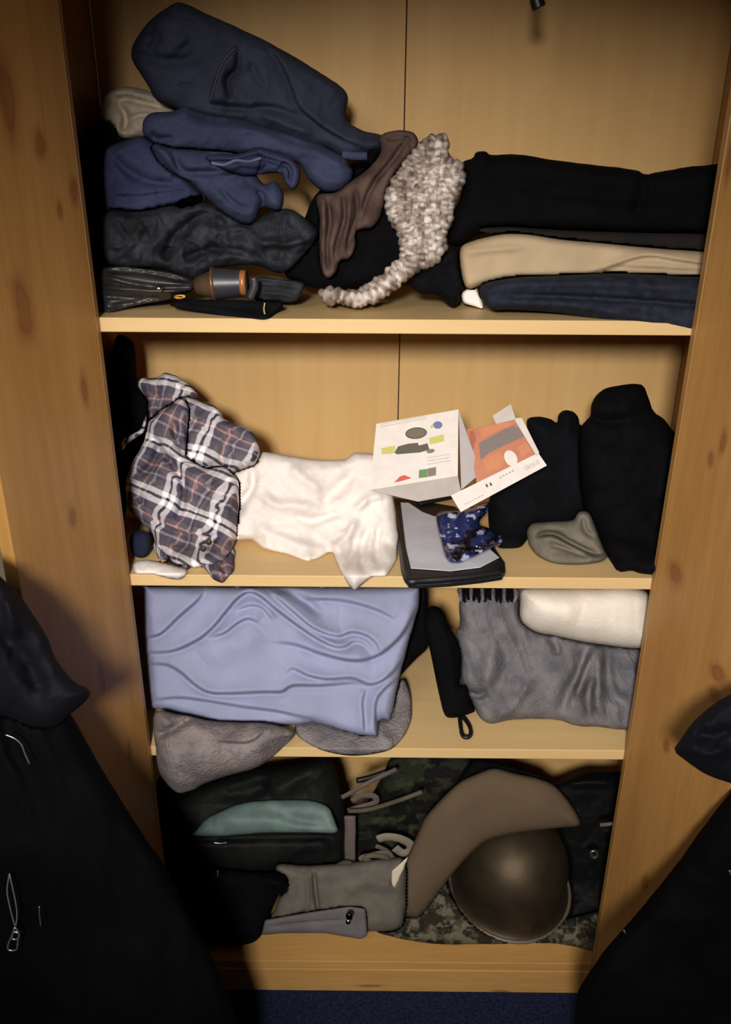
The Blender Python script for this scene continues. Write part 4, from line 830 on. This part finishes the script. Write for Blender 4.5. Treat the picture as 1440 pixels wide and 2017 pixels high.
HELM = link('shell', V, Fc, hm, hl); QUEUE.append((.075, len(QUEUE), HELM, .004))
rp = [hc+side_*cs(2*math.pi*k/28)*RX*1.115+upv*sn(2*math.pi*k/28)*RY*1.115+hax*-.545*RH for k in range(28)]
tube('rim', rp, .0045, plain_mat('rim_highlight_steel', (120, 108, 94), .5, .3), hl, closed=True, sub=2)  # highlight along the rim put into its colour, paler and less metallic than the shell
for a in (2.6, .6): q = hc+side_*cs(a)*RX*1.0+upv*sn(a)*RY*1.0-hax*.01; tube('rivet', [q, q+(q-hc).normalized()*.003], .004, blk, hl, n=10, sub=1)

cd2 = camo_dye([(74, 70, 54), (30, 30, 22), (104, 98, 80), (46, 42, 32)], 17, 21)
o = cloth('camouflage_net', H, [(190, 850), (260, 815), (340, 800), (450, 800), (480, 730), (520, 630), (600, 600), (700, 720), (850, 860), (1000, 880), (1100, 830), (1200, 800), (1330, 770), (1330, 970), (1262, 965), (1120, 935), (1000, 930), (900, 932), (750, 935), (600, 938), (480, 930), (400, 920), (260, 885)],
          .05, camo, lean=.4, thick=.03, puff=.016, rim=16, zs=Z4, res=3, seed=108, order=.09, crump=.009, cs_=22, dye=cd2)
tag(o, 'tan and green camouflage cloth spread under the steel helmet along the bottom board', 'cloth')
hd = empty('black_holdall', atY(1160, 1700, .15), 'black holdall at the bottom right, behind the helmet', 'bag')
o = cloth('body', H, [(1000, 160), (1060, 178), (1110, 165), (1180, 138), (1260, 118), (1480, 130), (1450, 480), (1400, 860), (1280, 830), (1150, 830), (1100, 700), (1100, 500), (1090, 300)],
          .20, cloth_mat('holdall_black', (9, 9, 9), (5, 5, 5), rough=.7, spec=.2, var=10), lean=.15, thick=.10, puff=.05, rim=50, zs=Z4, zref=.25, res=4.5, seed=109, parent=hd, crump=.006, folds=[([(1120, 180), (1250, 170), (1380, 175)], 8, .012)])
tube_b = hd
tube('strap', pts(H, [(1300, 372), (1340, 368), (1385, 362)], .05), .004, gyw, tube_b); tube('ring', pts(H, [(1258, 500), (1280, 495), (1290, 515), (1270, 528)], .05), .003, plain_mat('ring_steel', (150, 150, 140), .3, .9), tube_b, closed=True)
o = cloth('dark_scarf', H, [(700, 60), (800, 70), (900, 100), (1050, 150), (1060, 200), (900, 200), (700, 200), (640, 220), (620, 180)], .16, M['black'], lean=.2, thick=.06, puff=.02, rim=16, zref=.5, res=4, seed=110)
tag(o, 'black scarf showing as a thin dark edge along the top of the olive felt', 'scarf')

# ================================================================== coats hanging in front of the doors
lc = empty('black_coat', atY(60, 1700, -.45), 'long black coat with silver zip pull spilling in front of the left door', 'coat')
cb = cloth_mat('coat_black', (8, 8, 9), (4, 4, 5), rough=.9, spec=.06, var=6)
cbn = cloth_mat('coat_blue_black', (14, 15, 22), (6, 7, 10), rough=.8, spec=.14, var=9)
cloth('front', I, [(-500, 100), (0, 600), (100, 500), (200, 560), (300, 700), (400, 882), (510, 1062), (630, 1250), (700, 1340), (800, 1560), (880, 1690), (925, 1790), (965, 1900), (1010, 2017), (1060, 2200), (1080, 2420), (-500, 2420)],
      -.30, cb, lean=0., thick=.05, puff=.07, rim=120, res=8, parent=lc, seed=120, crump=.012, cs_=110, cdir=1.2, zref=.6)
cloth('sleeve', I, [(-400, -60), (-40, 60), (0, 120), (60, 172), (130, 262), (200, 372), (232, 462), (280, 530), (320, 572), (370, 590), (387, 616), (360, 652), (300, 700), (240, 760), (140, 760), (0, 700), (-400, 640)],
      -.36, cbn, lean=0., thick=.04, puff=.05, rim=70, res=6, parent=lc, seed=121, zref=.9, crump=.006, folds=[([(20, 200), (50, 300), (60, 390)], 12, .012), ([(0, 330), (100, 460), (200, 640)], 20, -.016)])
steel = plain_mat('zip_steel', (200, 200, 205), .3, .9)
tube('zip_cord', pts(I, [(40, 1380), (30, 1450), (42, 1520), (64, 1605)], -.40), .0011, plain_mat('cord_dark', (90, 90, 92), .6), lc); tube('zip_cord', pts(I, [(40, 1380), (66, 1500), (72, 1560), (66, 1605)], -.40), .0011, plain_mat('cord_dark', (90, 90, 92), .6), lc)
tube('zip_pull', pts(I, [(62, 1608), (80, 1632), (76, 1665), (70, 1700), (42, 1704), (32, 1690), (44, 1655), (56, 1630)], -.405), .0013, steel, lc, closed=True); tube('zip_pull_ring', pts(I, [(56, 1628), (80, 1632), (77, 1655), (52, 1655)], -.405), .0013, steel, lc, closed=True)
tube('reflective_thread', pts(I, [(166, 1518), (168, 1560), (173, 1602)], -.40), .0009, steel, lc); tube('zip', pts(I, [(22, 790), (60, 805), (90, 832), (105, 870), (125, 915)], -.40), .0010, steel, lc)
rc = empty('black_jacket', atY(1350, 1800, -.45), 'black jacket slung in front of the right door, blue-black sleeve above it', 'jacket')
cloth('front', J, [(1300, 300), (1050, 640), (956, 728), (820, 900), (640, 1150), (420, 1420), (260, 1600), (170, 1732), (100, 1842), (92, 1950), (88, 2100), (60, 2500), (1700, 2500), (1700, 300)],
      -.28, cb, lean=0., thick=.05, puff=.06, rim=100, res=8, parent=rc, seed=122, zref=.6, crump=.010, cs_=110)
cloth('sleeve', J, [(1400, 60), (1100, 120), (956, 186), (870, 235), (800, 290), (720, 372), (680, 440), (634, 502), (720, 572), (830, 642), (956, 682), (1150, 760), (1400, 780)],
      -.33, cbn, lean=0., thick=.04, puff=.04, rim=60, res=5, parent=rc, seed=123, zref=.8, crump=.006, folds=[([(700, 480), (820, 520), (950, 500)], 12, .010), ([(760, 400), (860, 420), (960, 380)], 12, -.010)])
tube('zip', pts(J, [(947, 1165), (953, 1180), (962, 1190)], -.35), .0014, steel, rc); tube('snap', pts(J, [(362, 1495), (370, 1512)], -.34), .0015, plain_mat('snap_blue', (90, 100, 130), .3, .5), rc)
settle()
